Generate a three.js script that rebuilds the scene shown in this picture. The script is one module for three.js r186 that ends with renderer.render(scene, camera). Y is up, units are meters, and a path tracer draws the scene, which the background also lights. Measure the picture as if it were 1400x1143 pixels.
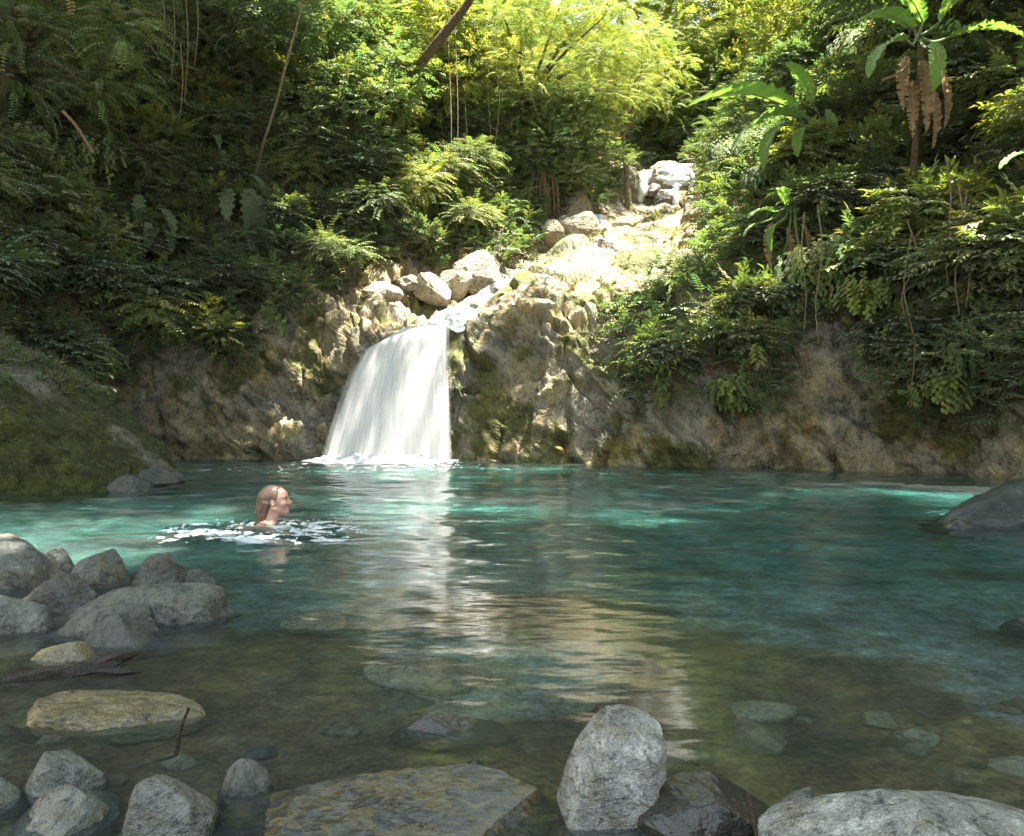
import * as THREE from 'three';
import { mergeGeometries, mergeVertices } from 'three/addons/utils/BufferGeometryUtils.js';
import { MarchingCubes } from 'three/addons/objects/MarchingCubes.js';

// ───────────────────────── camera, sky, sun, exposure
const scene = new THREE.Scene();
const F = 1100, CX = 700, CY = 571.5, EYE = 0.9;         // focal length and centre of the photograph in its pixels, eye height in metres
const camera = new THREE.PerspectiveCamera(2 * Math.atan(571.5 / F) * 180 / Math.PI, 1400 / 1143, 0.05, 400);
camera.position.set(0, EYE, 0);
camera.lookAt(0, EYE, -10);

const SUN = new THREE.Vector3(0.30, 1.0, 0.09).normalize();
{
  const w = 128, h = 64, data = new Float32Array(w * h * 4);
  for (let j = 0; j < h; j++) for (let i = 0; i < w; i++) {
    const el = ((j + 0.5) / h - 0.5) * Math.PI, s = Math.max(0, Math.sin(el));
    const t = Math.pow(1 - s, 2.2), k = (j * w + i) * 4;
    data[k] = 0.17 + 0.15 * t; data[k + 1] = 0.215 + 0.125 * t; data[k + 2] = 0.265 + 0.08 * t; data[k + 3] = 1;
  }
  const sky = new THREE.DataTexture(data, w, h, THREE.RGBAFormat, THREE.FloatType);
  sky.mapping = THREE.EquirectangularReflectionMapping;
  sky.magFilter = sky.minFilter = THREE.LinearFilter;
  sky.needsUpdate = true;
  scene.background = sky;
  scene.environment = sky;
}
const sun = new THREE.DirectionalLight(new THREE.Color(1, 0.945, 0.83), 5.0);
sun.position.copy(SUN).multiplyScalar(60).add(new THREE.Vector3(0, 0, -14));
sun.target.position.set(0, 0, -14);
sun.castShadow = true;
sun.shadow.mapSize.set(4096, 4096);
Object.assign(sun.shadow.camera, { left: -26, right: 26, top: 30, bottom: -30, near: 1, far: 120 });
sun.shadow.radius = 1.2;
scene.add(sun, sun.target);
const EXPOSURE = 8.4;

// ───────────────────────── helpers
function rng(seed) {
  let a = seed >>> 0;
  return () => { a |= 0; a = a + 0x6D2B79F5 | 0; let t = Math.imul(a ^ a >>> 15, 1 | a); t = t + Math.imul(t ^ t >>> 7, 61 | t) ^ t; return ((t ^ t >>> 14) >>> 0) / 4294967296; };
}
const PERM = new Uint8Array(512);
{ const r = rng(77), p = [...Array(256).keys()]; for (let i = 255; i > 0; i--) { const j = Math.floor(r() * (i + 1)); [p[i], p[j]] = [p[j], p[i]]; } for (let i = 0; i < 512; i++) PERM[i] = p[i & 255]; }
const fade = t => t * t * t * (t * (t * 6 - 15) + 10), mixf = (a, b, t) => a + (b - a) * t;
function gr(h, x, y, z) { h &= 15; const u = h < 8 ? x : y, v = h < 4 ? y : (h === 12 || h === 14 ? x : z); return ((h & 1) ? -u : u) + ((h & 2) ? -v : v); }
function noise(x, y, z, per = 256) {
  const fx = Math.floor(x), fy = Math.floor(y), fz = Math.floor(z);
  let X, Y, X1, Y1; const Z = fz & 255, Z1 = (Z + 1) & 255;
  if (per === 256) { X = fx & 255; Y = fy & 255; X1 = (X + 1) & 255; Y1 = (Y + 1) & 255; }
  else { X = fx % per; if (X < 0) X += per; Y = fy % per; if (Y < 0) Y += per; X1 = X + 1 === per ? 0 : X + 1; Y1 = Y + 1 === per ? 0 : Y + 1; X &= 255; Y &= 255; X1 &= 255; Y1 &= 255; }
  x -= fx; y -= fy; z -= fz;
  const u = fade(x), v = fade(y), w = fade(z), P = PERM;
  const AA = P[P[X] + Y], AB = P[P[X] + Y1], BA = P[P[X1] + Y], BB = P[P[X1] + Y1];
  return mixf(mixf(mixf(gr(P[AA + Z], x, y, z), gr(P[BA + Z], x - 1, y, z), u), mixf(gr(P[AB + Z], x, y - 1, z), gr(P[BB + Z], x - 1, y - 1, z), u), v),
    mixf(mixf(gr(P[AA + Z1], x, y, z - 1), gr(P[BA + Z1], x - 1, y, z - 1), u), mixf(gr(P[AB + Z1], x, y - 1, z - 1), gr(P[BB + Z1], x - 1, y - 1, z - 1), u), v), w);
}
function fbm(x, y, z, o = 4, per = 256) { let s = 0, a = 1, t = 0; for (let i = 0; i < o; i++) { s += a * noise(x, y, z, per); t += a; a *= 0.5; x *= 2; y *= 2; z = z * 2 + 17.3; if (per < 256) per *= 2; } return s / t; }
function ridged(x, y, z, o = 4, per = 256) { let s = 0, a = 1, t = 0; for (let i = 0; i < o; i++) { s += a * (1 - 2 * Math.abs(noise(x, y, z, per))); t += a; a *= 0.5; x *= 2; y *= 2; z = z * 2 + 9.1; if (per < 256) per *= 2; } return s / t; }
function hash3(i, j, k) { return PERM[(PERM[(PERM[i & 255] + j) & 255] + k) & 255] / 255; }
function cells(x, y, z) {                                   // distance to the nearest and second nearest cell, and the nearest cell's own number
  const fx = Math.floor(x), fy = Math.floor(y), fz = Math.floor(z); let a = 9, b = 9, id = 0;
  for (let i = -1; i < 2; i++) for (let j = -1; j < 2; j++) for (let k = -1; k < 2; k++) {
    const X = fx + i, Y = fy + j, Z = fz + k, h = hash3(X, Y, Z);
    const dx = X + h - x, dy = Y + hash3(Y, Z + 7, X) - y, dz = Z + hash3(Z, X + 13, Y) - z, d = dx * dx + dy * dy + dz * dz;
    if (d < a) { b = a; a = d; id = h; } else if (d < b) b = d;
  }
  return [Math.sqrt(a), Math.sqrt(b), id];
}
const clamp = (x, a = 0, b = 1) => Math.min(b, Math.max(a, x));
const sstep = (a, b, x) => { const t = clamp((x - a) / (b - a)); return t * t * (3 - 2 * t); };
const V = (x, y, z) => new THREE.Vector3(x, y, z);
const px = (u, v, z) => V((u - CX) / F * -z, EYE + (CY - v) / F * -z, z);   // the point at depth z (negative) seen at photo pixel u, v
const taken = {};
function numbered(n) { const k = taken[n] = (taken[n] ?? -1) + 1; return k ? `${n}_${String(k).padStart(3, '0')}` : n; }
function tag(o, label, category, group, kind) { o.userData = { label, category }; if (group) o.userData.group = group; if (kind) o.userData.kind = kind; return o; }
function shade(o) { o.traverse(m => { if (m.isMesh) { m.castShadow = true; m.receiveShadow = true; } }); return o; }
function mesh(name, geo, mat, parent = scene) { const m = new THREE.Mesh(geo, mat); m.name = parent === scene ? numbered(name) : name; m.castShadow = m.receiveShadow = true; parent.add(m); return m; }
function group(name, pos = [0, 0, 0]) { const g = new THREE.Group(); g.name = numbered(name); g.position.set(...pos); scene.add(g); return g; }
function geom(pos, idx, uv, col) {
  const g = new THREE.BufferGeometry();
  g.setAttribute('position', new THREE.Float32BufferAttribute(pos, 3));
  if (uv) g.setAttribute('uv', new THREE.Float32BufferAttribute(uv, 2));
  if (col) g.setAttribute('color', new THREE.Float32BufferAttribute(col, 3));
  if (idx) g.setIndex(idx);
  g.computeVertexNormals();
  return g;
}
function tube(pts, radii, sides = 7, uvScale = 1) {         // a tapered, slightly uneven tube along a curve
  const c = new THREE.CatmullRomCurve3(pts.map(p => p.isVector3 ? p : V(...p))), n = Math.max(4, (pts.length - 1) * 5), fr = c.computeFrenetFrames(n, false);
  const P = [], I = [], U = []; const len = c.getLength();
  for (let i = 0; i <= n; i++) {
    const t = i / n, p = c.getPointAt(t), f = t * (radii.length - 1), k = Math.min(radii.length - 2, Math.floor(f)), r = radii.length > 1 ? mixf(radii[k], radii[k + 1], f - k) : radii[0];
    for (let j = 0; j <= sides; j++) {
      const a = j / sides * Math.PI * 2, q = r * (1 + 0.18 * noise(Math.cos(a) * 1.3 + p.x, p.y * 2, Math.sin(a) * 1.3 + p.z));
      P.push(p.x + (fr.normals[i].x * Math.cos(a) + fr.binormals[i].x * Math.sin(a)) * q, p.y + (fr.normals[i].y * Math.cos(a) + fr.binormals[i].y * Math.sin(a)) * q, p.z + (fr.normals[i].z * Math.cos(a) + fr.binormals[i].z * Math.sin(a)) * q);
      U.push(j / sides * r * 6.28 * uvScale, t * len * uvScale);
    }
  }
  for (let i = 0; i < n; i++) for (let j = 0; j < sides; j++) { const a = i * (sides + 1) + j, b = a + sides + 1; I.push(a, a + 1, b, b, a + 1, b + 1); }
  return geom(P, I, U);
}
function texture(size, fn, srgb = true) {
  const d = new Uint8Array(size * size * 4);
  for (let j = 0; j < size; j++) for (let i = 0; i < size; i++) { const c = fn(i / size, j / size), k = (j * size + i) * 4; d[k] = clamp(c[0]) * 255; d[k + 1] = clamp(c[1]) * 255; d[k + 2] = clamp(c[2]) * 255; d[k + 3] = 255; }
  const t = new THREE.DataTexture(d, size, size, THREE.RGBAFormat);
  t.wrapS = t.wrapT = THREE.RepeatWrapping; t.magFilter = THREE.LinearFilter; t.minFilter = THREE.LinearMipmapLinearFilter; t.generateMipmaps = true;
  if (srgb) t.colorSpace = THREE.SRGBColorSpace; t.needsUpdate = true; return t;
}
const rep = (t, x, y = x) => { const c = t.clone(); c.repeat.set(x, y); c.needsUpdate = true; return c; };

// ───────────────────────── textures (all tile; uv are in metres)
const cliffBump = texture(640, (u, v) => {
  const w = fbm(u * 6, v * 6, 3.3, 3, 6) * 0.6, a = ridged(u * 8 + w * 0, v * 14, 1.7 + w, 5, 2 * 4), b = fbm(u * 40, v * 40, 5.5, 3, 40), c = ridged(u * 20, v * 10, 8.2 + w, 3, 10);
  const h = 0.5 + 0.28 * a + 0.13 * b + 0.18 * c; return [h, h, h];
}, false);
const cliffMap = texture(1024, (u, v) => {
  const a = fbm(u * 5, v * 5, 2.1, 5, 5), b = fbm(u * 34, v * 34, 7.7, 3, 34), k = ridged(u * 9, v * 6, 4.2 + a, 4, 3), d = fbm(u * 90, v * 90, 1.2, 2, 90);
  const crack = sstep(0.62, 0.85, k) * 0.16;
  const l = 0.78 + 0.26 * a + 0.16 * b + 0.18 * d - crack;
  const rust = sstep(0.05, 0.45, fbm(u * 7, v * 7, 12.4, 4, 7));
  return [l * (1 + 0.03 * rust), l * (0.985 - 0.05 * rust), l * (0.95 - 0.17 * rust)];
});
const graniteMap = texture(1024, (u, v) => {
  const a = fbm(u * 6, v * 6, 3.1, 4, 6), s = fbm(u * 110, v * 110, 5.2, 2, 110), s2 = fbm(u * 60, v * 60, 9.4, 3, 60), vein = ridged(u * 4, v * 7, 1.1 + a * 0.7, 4, 4);
  let l = 0.66 + 0.30 * a + 0.24 * s + 0.16 * s2;
  l += 0.16 * sstep(0.12, 0.4, fbm(u * 9, v * 9, 2.2, 5, 9)) - 0.18 * sstep(0.16, 0.4, fbm(u * 17, v * 17, 6.6, 5, 17)) - 0.22 * sstep(0.72, 0.92, vein);
  const br = sstep(0.1, 0.4, fbm(u * 8, v * 8, 15.2, 4, 8));
  return [l * (1 - 0.02 * br), l * (0.995 - 0.05 * br), l * (0.965 - 0.14 * br)];
});
const graniteBump = texture(640, (u, v) => {
  const a = fbm(u * 10, v * 10, 3.1, 5, 10), s = fbm(u * 90, v * 90, 5.2, 2, 90), c = ridged(u * 5, v * 9, 1.1 + a * 0.5, 4, 5), h = 0.5 + 0.3 * a + 0.14 * s - 0.3 * sstep(0.7, 0.95, c);
  return [h, h, h];
}, false);
const slabVein = (u, v) => { const w = fbm(u * 5, v * 5, 8.8, 4, 5), k = ridged(u * 9, v * 15, 2.4 + w * 1.6, 5, 3), q = fbm(u * 6, v * 6, 5.4 + w, 4, 6); return sstep(0.52, 0.68, k + q * 0.9); };
const slabMap = texture(1024, (u, v) => {                   // wet ledge: blue grey stone with raised ochre crust
  const t = slabVein(u, v), g = fbm(u * 60, v * 60, 3.3, 2, 60), b = fbm(u * 9, v * 9, 7.1, 4, 9), l = 0.8 + 0.35 * g + 0.3 * b, dk = 1 - 0.6 * sstep(0.1, 0.4, fbm(u * 16, v * 16, 1.9, 3, 16));
  return [mixf(0.40 * dk, 0.62, t) * l, mixf(0.41 * dk, 0.55, t) * l, mixf(0.42 * dk, 0.34, t) * l];
});
const slabBump = texture(512, (u, v) => { const h = 0.35 + 0.35 * slabVein(u, v) + 0.2 * fbm(u * 40, v * 40, 1.1, 3, 40); return [h, h, h]; }, false);
const barkMap = texture(512, (u, v) => { const a = ridged(u * 16, v * 3, 2.2, 4, 1 + 15), b = fbm(u * 8, v * 8, 4.4, 4, 8), l = 0.62 + 0.2 * a + 0.35 * b; return [l, l * 0.95, l * 0.86]; });
const bedMap = texture(1024, (u, v) => {                    // silt and fine gravel
  const a = fbm(u * 4, v * 4, 2.6, 5, 4), b = fbm(u * 12, v * 12, 6.1, 4, 12), s = fbm(u * 80, v * 80, 4.1, 2, 80), s2 = fbm(u * 40, v * 40, 9.1, 2, 40);
  const l = 0.62 + 0.3 * a + 0.25 * b + 0.22 * s + 0.2 * s2, w = sstep(-0.1, 0.3, b); return [l, l * mixf(0.95, 0.99, w), l * mixf(0.86, 0.96, w)];
});
const rippleBump = texture(512, (u, v) => { const h = 0.5 + 0.35 * fbm(u * 12, v * 20, 4.4, 3, 4) + 0.25 * ridged(u * 8, v * 16, 1.9, 3, 8) * 0.5; return [h, h, h]; }, false);

// ───────────────────────── materials
const std = (o) => new THREE.MeshStandardMaterial(o), phys = (o) => new THREE.MeshPhysicalMaterial(o);
const M = {
  cliff: std({ name: 'cliff_rock', vertexColors: true, map: rep(cliffMap, 0.8), bumpMap: rep(cliffBump, 0.9), bumpScale: 0.06, roughness: 0.88 }),
  bed: std({ name: 'pool_bed', vertexColors: true, map: rep(bedMap, 0.8), bumpMap: rep(graniteBump, 1.2), bumpScale: 0.02, roughness: 0.9 }),
  bark: std({ name: 'bark', color: new THREE.Color().setRGB(0.17, 0.13, 0.09), map: rep(barkMap, 1.2), bumpMap: rep(barkMap, 1.2), bumpScale: 0.03, roughness: 0.95 }),
  paleBark: std({ name: 'pale_bark', color: new THREE.Color().setRGB(0.34, 0.28, 0.20), map: rep(barkMap, 1.5), bumpMap: rep(barkMap, 1.5), bumpScale: 0.02, roughness: 0.95 }),
  liana: std({ name: 'liana', color: new THREE.Color().setRGB(0.25, 0.19, 0.12), map: rep(barkMap, 3), roughness: 0.95 }),
  water: phys({ name: 'pool_water', color: new THREE.Color().setRGB(0.80, 0.92, 0.93), roughness: 0.09, transmission: 0.978, thickness: 1, ior: 1.333, attenuationColor: new THREE.Color().setRGB(0.47, 0.835, 0.835), attenuationDistance: 1.0, bumpMap: rep(rippleBump, 0.35), bumpScale: 0.006 }),
};
const leafMat = (name, r, g, b, through = 0.45, coat = 0.2) => phys({ name, color: new THREE.Color().setRGB(r, g, b), roughness: 1, transmission: through, thickness: 0, clearcoat: coat, clearcoatRoughness: 0.34, side: THREE.DoubleSide });
M.leaf = leafMat('leaf', 1, 1, 1);
M.bigLeaf = leafMat('large_leaf', 0.085, 0.125, 0.05, 0.3, 0.35);
M.bananaLeaf = leafMat('banana_leaf', 0.16, 0.30, 0.035, 0.5, 0.3);
M.yellowLeaf = leafMat('yellow_leaf', 0.50, 0.40, 0.05, 0.45, 0.2);
M.dryLeaf = leafMat('dry_leaf', 0.26, 0.17, 0.08, 0.25, 0);

// ───────────────────────── the lie of the land: heights above the pool through surveyed points (thin plate), cut off steeply at the shoreline
const CP = [
  // slope on the side of the mossy mound
  [-7.7, -18.2, 3.0], [-6, -18.4, 3.0], [-4.4, -18.3, 3.2], [-3.5, -17.9, 2.95], [-8.4, -20.5, 7.2], [-5.6, -20.6, 6.4], [-3.2, -20.4, 5.0], [-1.9, -20.6, 4.5], [-10.8, -14, 6], [-10.4, -10, 4.6], [-13, -12, 10], [-14, -8, 9], [-11, -6, 4.2], [-13, -3, 7], [-11, -2, 3.6], [-12, -18, 11.5], [-10, -22, 13.5], [-6, -24, 12.5], [-3, -23.2, 9], [-13, -26, 19], [-6, -28, 17],
  // stream bed and lip of the fall
  [-2.9, -17.2, 2.4], [-2.2, -17.1, 2.45], [-1.6, -17.4, 2.6], [-1.0, -18.5, 3.3], [-0.3, -19.5, 3.95], [0.7, -21.0, 4.8], [1.6, -22.3, 5.6], [2.6, -23.5, 6.25], [3.6, -25, 7.1], [4.6, -26.3, 7.7], [5.3, -27.7, 9.2], [6, -30, 9.8],
  // sunlit shelf and bluff beside the fall
  [-1.0, -16.9, 2.55], [0, -16.9, 2.95], [-0.35, -17.9, 3.55], [0.25, -18.9, 4.35], [1.2, -20.4, 5.3], [2.6, -21.6, 5.85], [4.3, -23.4, 6.7], [5.4, -24.6, 7.2], [1, -18.0, 3.7], [2.3, -17, 3.1], [2.5, -19, 4.5], [4, -15.8, 2.7], [4, -18, 4.4], [4.4, -20.6, 5.9],
  // slope on the side of the banana plants
  [6, -15.2, 3.4], [6.6, -17.5, 6.2], [7.2, -20, 8.8], [8.2, -24, 11.5], [8.5, -14, 4.4], [9.7, -16, 8.2], [11.2, -19, 12], [9.6, -11, 4.6], [11.2, -12, 8], [13, -14, 13], [11, -6, 5], [13, -6, 9], [14, -2, 9], [10.6, -2, 3], [9, -28, 13], [15, -22, 18],
  // head of the valley
  [-0.6, -23, 7.6], [1, -24.6, 8.2], [2, -27, 10.4], [-2, -27, 13], [3.6, -28.6, 10], [5, -31, 11.5], [2, -31, 14], [-2, -32, 18], [7, -33, 13], [10, -32, 17], [-8, -34, 22], [5, -38, 17], [12, -38, 21], [-2, -40, 23], [-14, -36, 25], [16, -32, 22],
];
const tps = (() => {
  const n = CP.length, N = n + 3, A = [...Array(N)].map(() => new Float64Array(N + 1)), U = (dx, dz) => { const r = dx * dx + dz * dz; return r < 1e-9 ? 0 : r * Math.log(r) * 0.5; };
  for (let i = 0; i < n; i++) {
    for (let j = 0; j < n; j++) A[i][j] = U(CP[i][0] - CP[j][0], CP[i][1] - CP[j][1]);
    A[i][i] += 0.02; A[i][n] = A[n][i] = 1; A[i][n + 1] = A[n + 1][i] = CP[i][0]; A[i][n + 2] = A[n + 2][i] = CP[i][1]; A[i][N] = CP[i][2];
  }
  for (let c = 0; c < N; c++) {
    let p = c; for (let r = c + 1; r < N; r++) if (Math.abs(A[r][c]) > Math.abs(A[p][c])) p = r; [A[c], A[p]] = [A[p], A[c]];
    for (let r = 0; r < N; r++) if (r !== c) { const f = A[r][c] / A[c][c]; if (f) for (let k = c; k <= N; k++) A[r][k] -= f * A[c][k]; }
  }
  const w = A.map((r, i) => r[N] / r[i]);
  return (x, z) => { let s = w[n] + w[n + 1] * x + w[n + 2] * z; for (let i = 0; i < n; i++) s += w[i] * U(x - CP[i][0], z - CP[i][1]); return s; };
})();
// stream line, for keeping its bed smooth
const STREAM = [[-2.25, 2.62, -16.98], [-1.75, 2.80, -17.45], [-1.15, 3.32, -18.35], [-0.25, 4.06, -19.5], [0.7, 4.92, -21.0], [1.6, 5.72, -22.3], [2.6, 6.38, -23.5], [3.6, 7.2, -25], [4.6, 7.82, -26.3]].map(p => V(...p));
function streamDist(x, z) { let b = 9; for (let i = 0; i + 1 < STREAM.length; i++) { const p = STREAM[i], q = STREAM[i + 1], dx = q.x - p.x, dz = q.z - p.z, t = clamp(((x - p.x) * dx + (z - p.z) * dz) / (dx * dx + dz * dz)); b = Math.min(b, Math.hypot(x - p.x - t * dx, z - p.z - t * dz)); } return b; }
const SHORE = [ // x, z, inland direction
  [-8.3, 2, -1, 0.2], [-8.3, -2, -1, 0], [-8.6, -7, -1, -0.1], [-8.9, -12, -0.95, -0.3], [-8.7, -15.4, -0.78, -0.62], [-7.7, -17.2, -0.35, -0.93], [-5.9, -17.6, -0.15, -1], [-4.2, -17.5, -0.04, -1], [-3.3, -16.95, 0, -1], [-1.9, -16.75, 0, -1], [-1.1, -16.35, 0, -1], [0, -16.1, 0, -1], [1.4, -15.6, 0, -1], [2.75, -15.1, 0.04, -1], [5.2, -14.2, 0.2, -1], [6.65, -13.2, 0.45, -0.9], [7.45, -11.6, 0.8, -0.6], [8.3, -8, 1, -0.2], [8.8, -3, 1, 0], [8.8, 2, 1, 0.2]];
const bare = [[150, 660], [150, 530], [200, 500], [260, 470], [330, 505], [380, 455], [425, 415], [490, 365], [560, 352], [600, 372], [640, 345], [700, 372], [735, 330], [745, 285], [835, 292], [850, 225], [975, 220], [975, 300], [968, 335], [900, 382], [838, 425], [836, 480], [880, 548], [960, 545], [1010, 560], [1075, 535], [1105, 445], [1150, 420], [1205, 440], [1230, 560], [1290, 592], [1400, 575], [1500, 560], [1500, 700], [150, 700]];
function inBare(p, grow = 0) {                              // is this point of the land in the stretch of naked rock?
  const u = CX + p.x / -p.z * F + grow, v = CY - (p.y - EYE) / -p.z * F; let c = false;
  for (let i = 0, j = bare.length - 1; i < bare.length; j = i++) { const [a, b] = bare[i], [d, e] = bare[j]; if ((b > v) !== (e > v) && u < (d - a) * (v - b) / (e - b) + a) c = !c; }
  return c;
}
const terrain = (() => {
  const cx = new THREE.CatmullRomCurve3(SHORE.map(s => V(s[0], 0, s[1])), false, 'centripetal'), cd = new THREE.CatmullRomCurve3(SHORE.map(s => V(s[2], 0, s[3])), false, 'centripetal');
  const cols = []; const n = SHORE.length - 1;
  for (let i = 0; i < n; i++) { const L = cx.getPoint(i / n).distanceTo(cx.getPoint((i + 1) / n)), fine = i >= 3 && i < 17 ? 0.055 : 0.4, k = Math.max(1, Math.round(L / fine)); for (let j = 0; j < k; j++) cols.push((i + j / k) / n); }
  cols.push(1);
  const rows = []; for (let d = -0.9; d < 0; d += 0.1) rows.push(d); for (let d = 0; d < 1.1; d += 0.02) rows.push(d); for (let d = 1.1; d < 9; d += 0.065) rows.push(d); for (let d = 9, s = 0.08; d < 27; d += s, s *= 1.045) rows.push(d);
  const C = cols.length, R = rows.length, P = new Float32Array(C * R * 3), U = new Float32Array(C * R * 2);
  let run = 0, prev = null;
  for (let c = 0; c < C; c++) {
    const p = cx.getPoint(cols[c]), d = cd.getPoint(cols[c]).normalize(); if (prev) run += p.distanceTo(prev); prev = p;
    const wob = 0.5 * fbm(run * 0.35, 1.5, 2.2, 3), steep = 3.3 + 1.6 * noise(run * 0.5, 4.4, 1.1);
    const key = cols[c] * n, inFall = sstep(7, 7.8, key) * (1 - sstep(9.6, 10.2, key));
    let arc = 0, last = null;
    for (let r = 0; r < R; r++) {
      const k = (c * R + r) * 3, dd = rows[r] + (rows[r] > -0.3 ? wob * (1 - inFall) : 0) * sstep(-0.3, 0.2, rows[r]) * (1 - sstep(3, 8, rows[r]));
      const x = p.x + d.x * dd, z = p.z + d.z * dd, h = tps(x, z), e = steep * mixf(1, 1.4, inFall) * rows[r] - 0.02, rad = 0.28;
      const t = clamp(0.5 + 0.5 * (h - e) / rad); const y = e * t + h * (1 - t) - rad * t * (1 - t);
      P[k] = x; P[k + 1] = Math.max(y, -2.2); P[k + 2] = z;
      if (last) arc += Math.hypot(x - last[0], y - last[1], z - last[2]); last = [x, y, z];
      U[(c * R + r) * 2] = run; U[(c * R + r) * 2 + 1] = arc;
    }
  }
  const I = []; for (let c = 0; c + 1 < C; c++) for (let r = 0; r + 1 < R; r++) { const a = c * R + r, b = a + R; I.push(a, b, a + 1, b, b + 1, a + 1); }
  const g0 = geom(P, I), N = g0.attributes.normal.array, Q = new Float32Array(P.length), col = new Float32Array(P.length);
  for (let i = 0; i < C * R; i++) {
    const k = i * 3, x = P[k], y = P[k + 1], z = P[k + 2];
    const wet = 1 - sstep(0.45, 0.95, streamDist(x, z)), keep = 1 - 0.93 * wet * sstep(2.0, 2.5, y), far = 1;
    const wx = x + 0.35 * fbm(x * 0.8, y * 0.8, z * 0.8, 2), wy = y + 0.35 * fbm(x * 0.8 + 9, y * 0.8, z * 0.8, 2);
    const [a1, b1, id1] = cells(wx * 0.75, wy * 0.6 + wx * 0.2, z * 0.75), [a2, b2, id2] = cells(wx * 2.3 + 5, wy * 1.7 + wx * 0.7, z * 2.3);
    let dsp = (x > 3 ? 0.25 * sstep(3, 5, x) * fbm(x * 1.1, y * 0.25, z * 0.6, 2) : 0) + 0.36 * fbm(x * 0.42, y * 0.16, z * 0.42, 3) + 0.46 * (id1 - 0.5) * sstep(0, 0.16, b1 - a1) + 0.25 * (id2 - 0.5) * sstep(0, 0.10, b2 - a2) - 0.18 * (1 - sstep(0, 0.09, b1 - a1)) - 0.10 * (1 - sstep(0, 0.08, b2 - a2));
    dsp += 0.18 * ridged(wx * 0.9, wy * 1.3 + wx * 0.6, z * 0.9, 5) - 0.06 + 0.085 * ridged(wx * 3.3, wy * 4.2, z * 3.3, 4);
    dsp *= keep * far * (1 - 0.5 * sstep(-0.9, 0.1, x) * sstep(-17.2, -17.9, z) * (1 - sstep(5, 6, x)) * sstep(-25, -23, z));
    if (y < 0.35) dsp -= 0.10 * (1 - sstep(-0.1, 0.35, y));
    Q[k] = x + N[k] * dsp; Q[k + 1] = y + N[k + 1] * dsp; Q[k + 2] = z + N[k + 2] * dsp;
    // colour of the stone, moss and soil
    // one stone everywhere, from grey to tan in patches, with moss and ochre stains; soil where plants root
    const pt = V(Q[k], Q[k + 1], Q[k + 2]), b = inBare(pt), g1 = fbm(x * 0.5, y * 0.5, z * 0.5, 4), tan = sstep(-0.25, 0.25, fbm(x * 0.7 + 11, y * 0.7, z * 0.7, 4));
    const tone = 0.5 + 0.5 * clamp(fbm(x * 1.1 + 3, y * 1.1, z * 1.1, 4) * 2.4, -1, 1), l = mixf(0.25, 0.46, tone);
    let rC = l * mixf(1.02, 1.16, tan), gC = l * mixf(0.95, 0.98, tan), bC = l * mixf(0.76, 0.60, tan);
    const moss = sstep(0.05, 0.15, fbm(x * 0.9, y * 0.7, z * 0.9, 5) + 0.18 * fbm(x * 9, y * 9, z * 9, 3)) * 0.85;
    rC = mixf(rC, 0.145, moss); gC = mixf(gC, 0.155, moss); bC = mixf(bC, 0.03, moss);
    const ochre = sstep(0.12, 0.3, fbm(x * 1.4 + 40, y * 0.8, z * 1.4, 4)); rC *= mixf(1, 1.08, ochre); bC *= mixf(1, 0.66, ochre);
    if (!b) { rC = mixf(rC, 0.33, 0.5); gC = mixf(gC, 0.26, 0.5); bC = mixf(bC, 0.18, 0.5); }
    col[k] = rC; col[k + 1] = gC; col[k + 2] = bC;
  }
  return { C, R, P: Q, U, col, cols, rows, n, N: null };
})();
{
  // normals of the whole land once, so that pieces meet without a seam
  const { C, R, P, U, col, cols, n, rows } = terrain, I = [];
  for (let c = 0; c + 1 < C; c++) for (let r = 0; r + 1 < R; r++) { const a = c * R + r, b = a + R; I.push(a, b, a + 1, b, b + 1, a + 1); }
  terrain.N = geom(P, I).attributes.normal.array;
  const piece = (name, c0, c1, r0, r1, label) => {
    const w = r1 - r0 + 1, p = [], u = [], cc = [], nn = [], ii = [];
    for (let c = c0; c <= c1; c++) for (let r = r0; r <= r1; r++) { const k = c * R + r; p.push(P[k * 3], P[k * 3 + 1], P[k * 3 + 2]); nn.push(terrain.N[k * 3], terrain.N[k * 3 + 1], terrain.N[k * 3 + 2]); cc.push(col[k * 3], col[k * 3 + 1], col[k * 3 + 2]); u.push(U[k * 2], U[k * 2 + 1]); }
    for (let c = 0; c < c1 - c0; c++) for (let r = 0; r < w - 1; r++) { const a = c * w + r, b = a + w; ii.push(a, b, a + 1, b, b + 1, a + 1); }
    const g = geom(p, ii, u, cc); g.setAttribute('normal', new THREE.Float32BufferAttribute(nn, 3));
    tag(mesh(name, g, M.cliff), label, 'terrain', null, 'structure');
  };
  const split = cols.findIndex(t => t * n > 9.3), rim = rows.findIndex(d => d > 8);
  piece('rock_cliff', 0, split, 0, rim, 'grey rock wall between the waterfall and the mossy mound');
  piece('rock_bluff', split, C - 1, 0, rim, 'pale sunlit rock bluff beside the waterfall running along the pool');
  piece('hillside', 0, C - 1, rim, R - 1, 'steep earth hillside under the jungle at the valley head');
}
const hg = new Map();                                       // highest land per quarter metre
for (let i = 0; i < terrain.C * terrain.R; i++) { const x = terrain.P[i * 3], y = terrain.P[i * 3 + 1], z = terrain.P[i * 3 + 2], k = Math.round(x * 3) * 1000 + Math.round(z * 3); if (!(hg.get(k) > y)) hg.set(k, y); }
function ground(x, z) { const a = Math.round(x * 3), b = Math.round(z * 3); let m = -9; for (let r = 0; r < 4 && m < -8; r++) for (let i = -r; i <= r; i++) for (let j = -r; j <= r; j++) { const y = hg.get((a + i) * 1000 + b + j); if (y !== undefined && y > m) m = y; } return m; }
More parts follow.
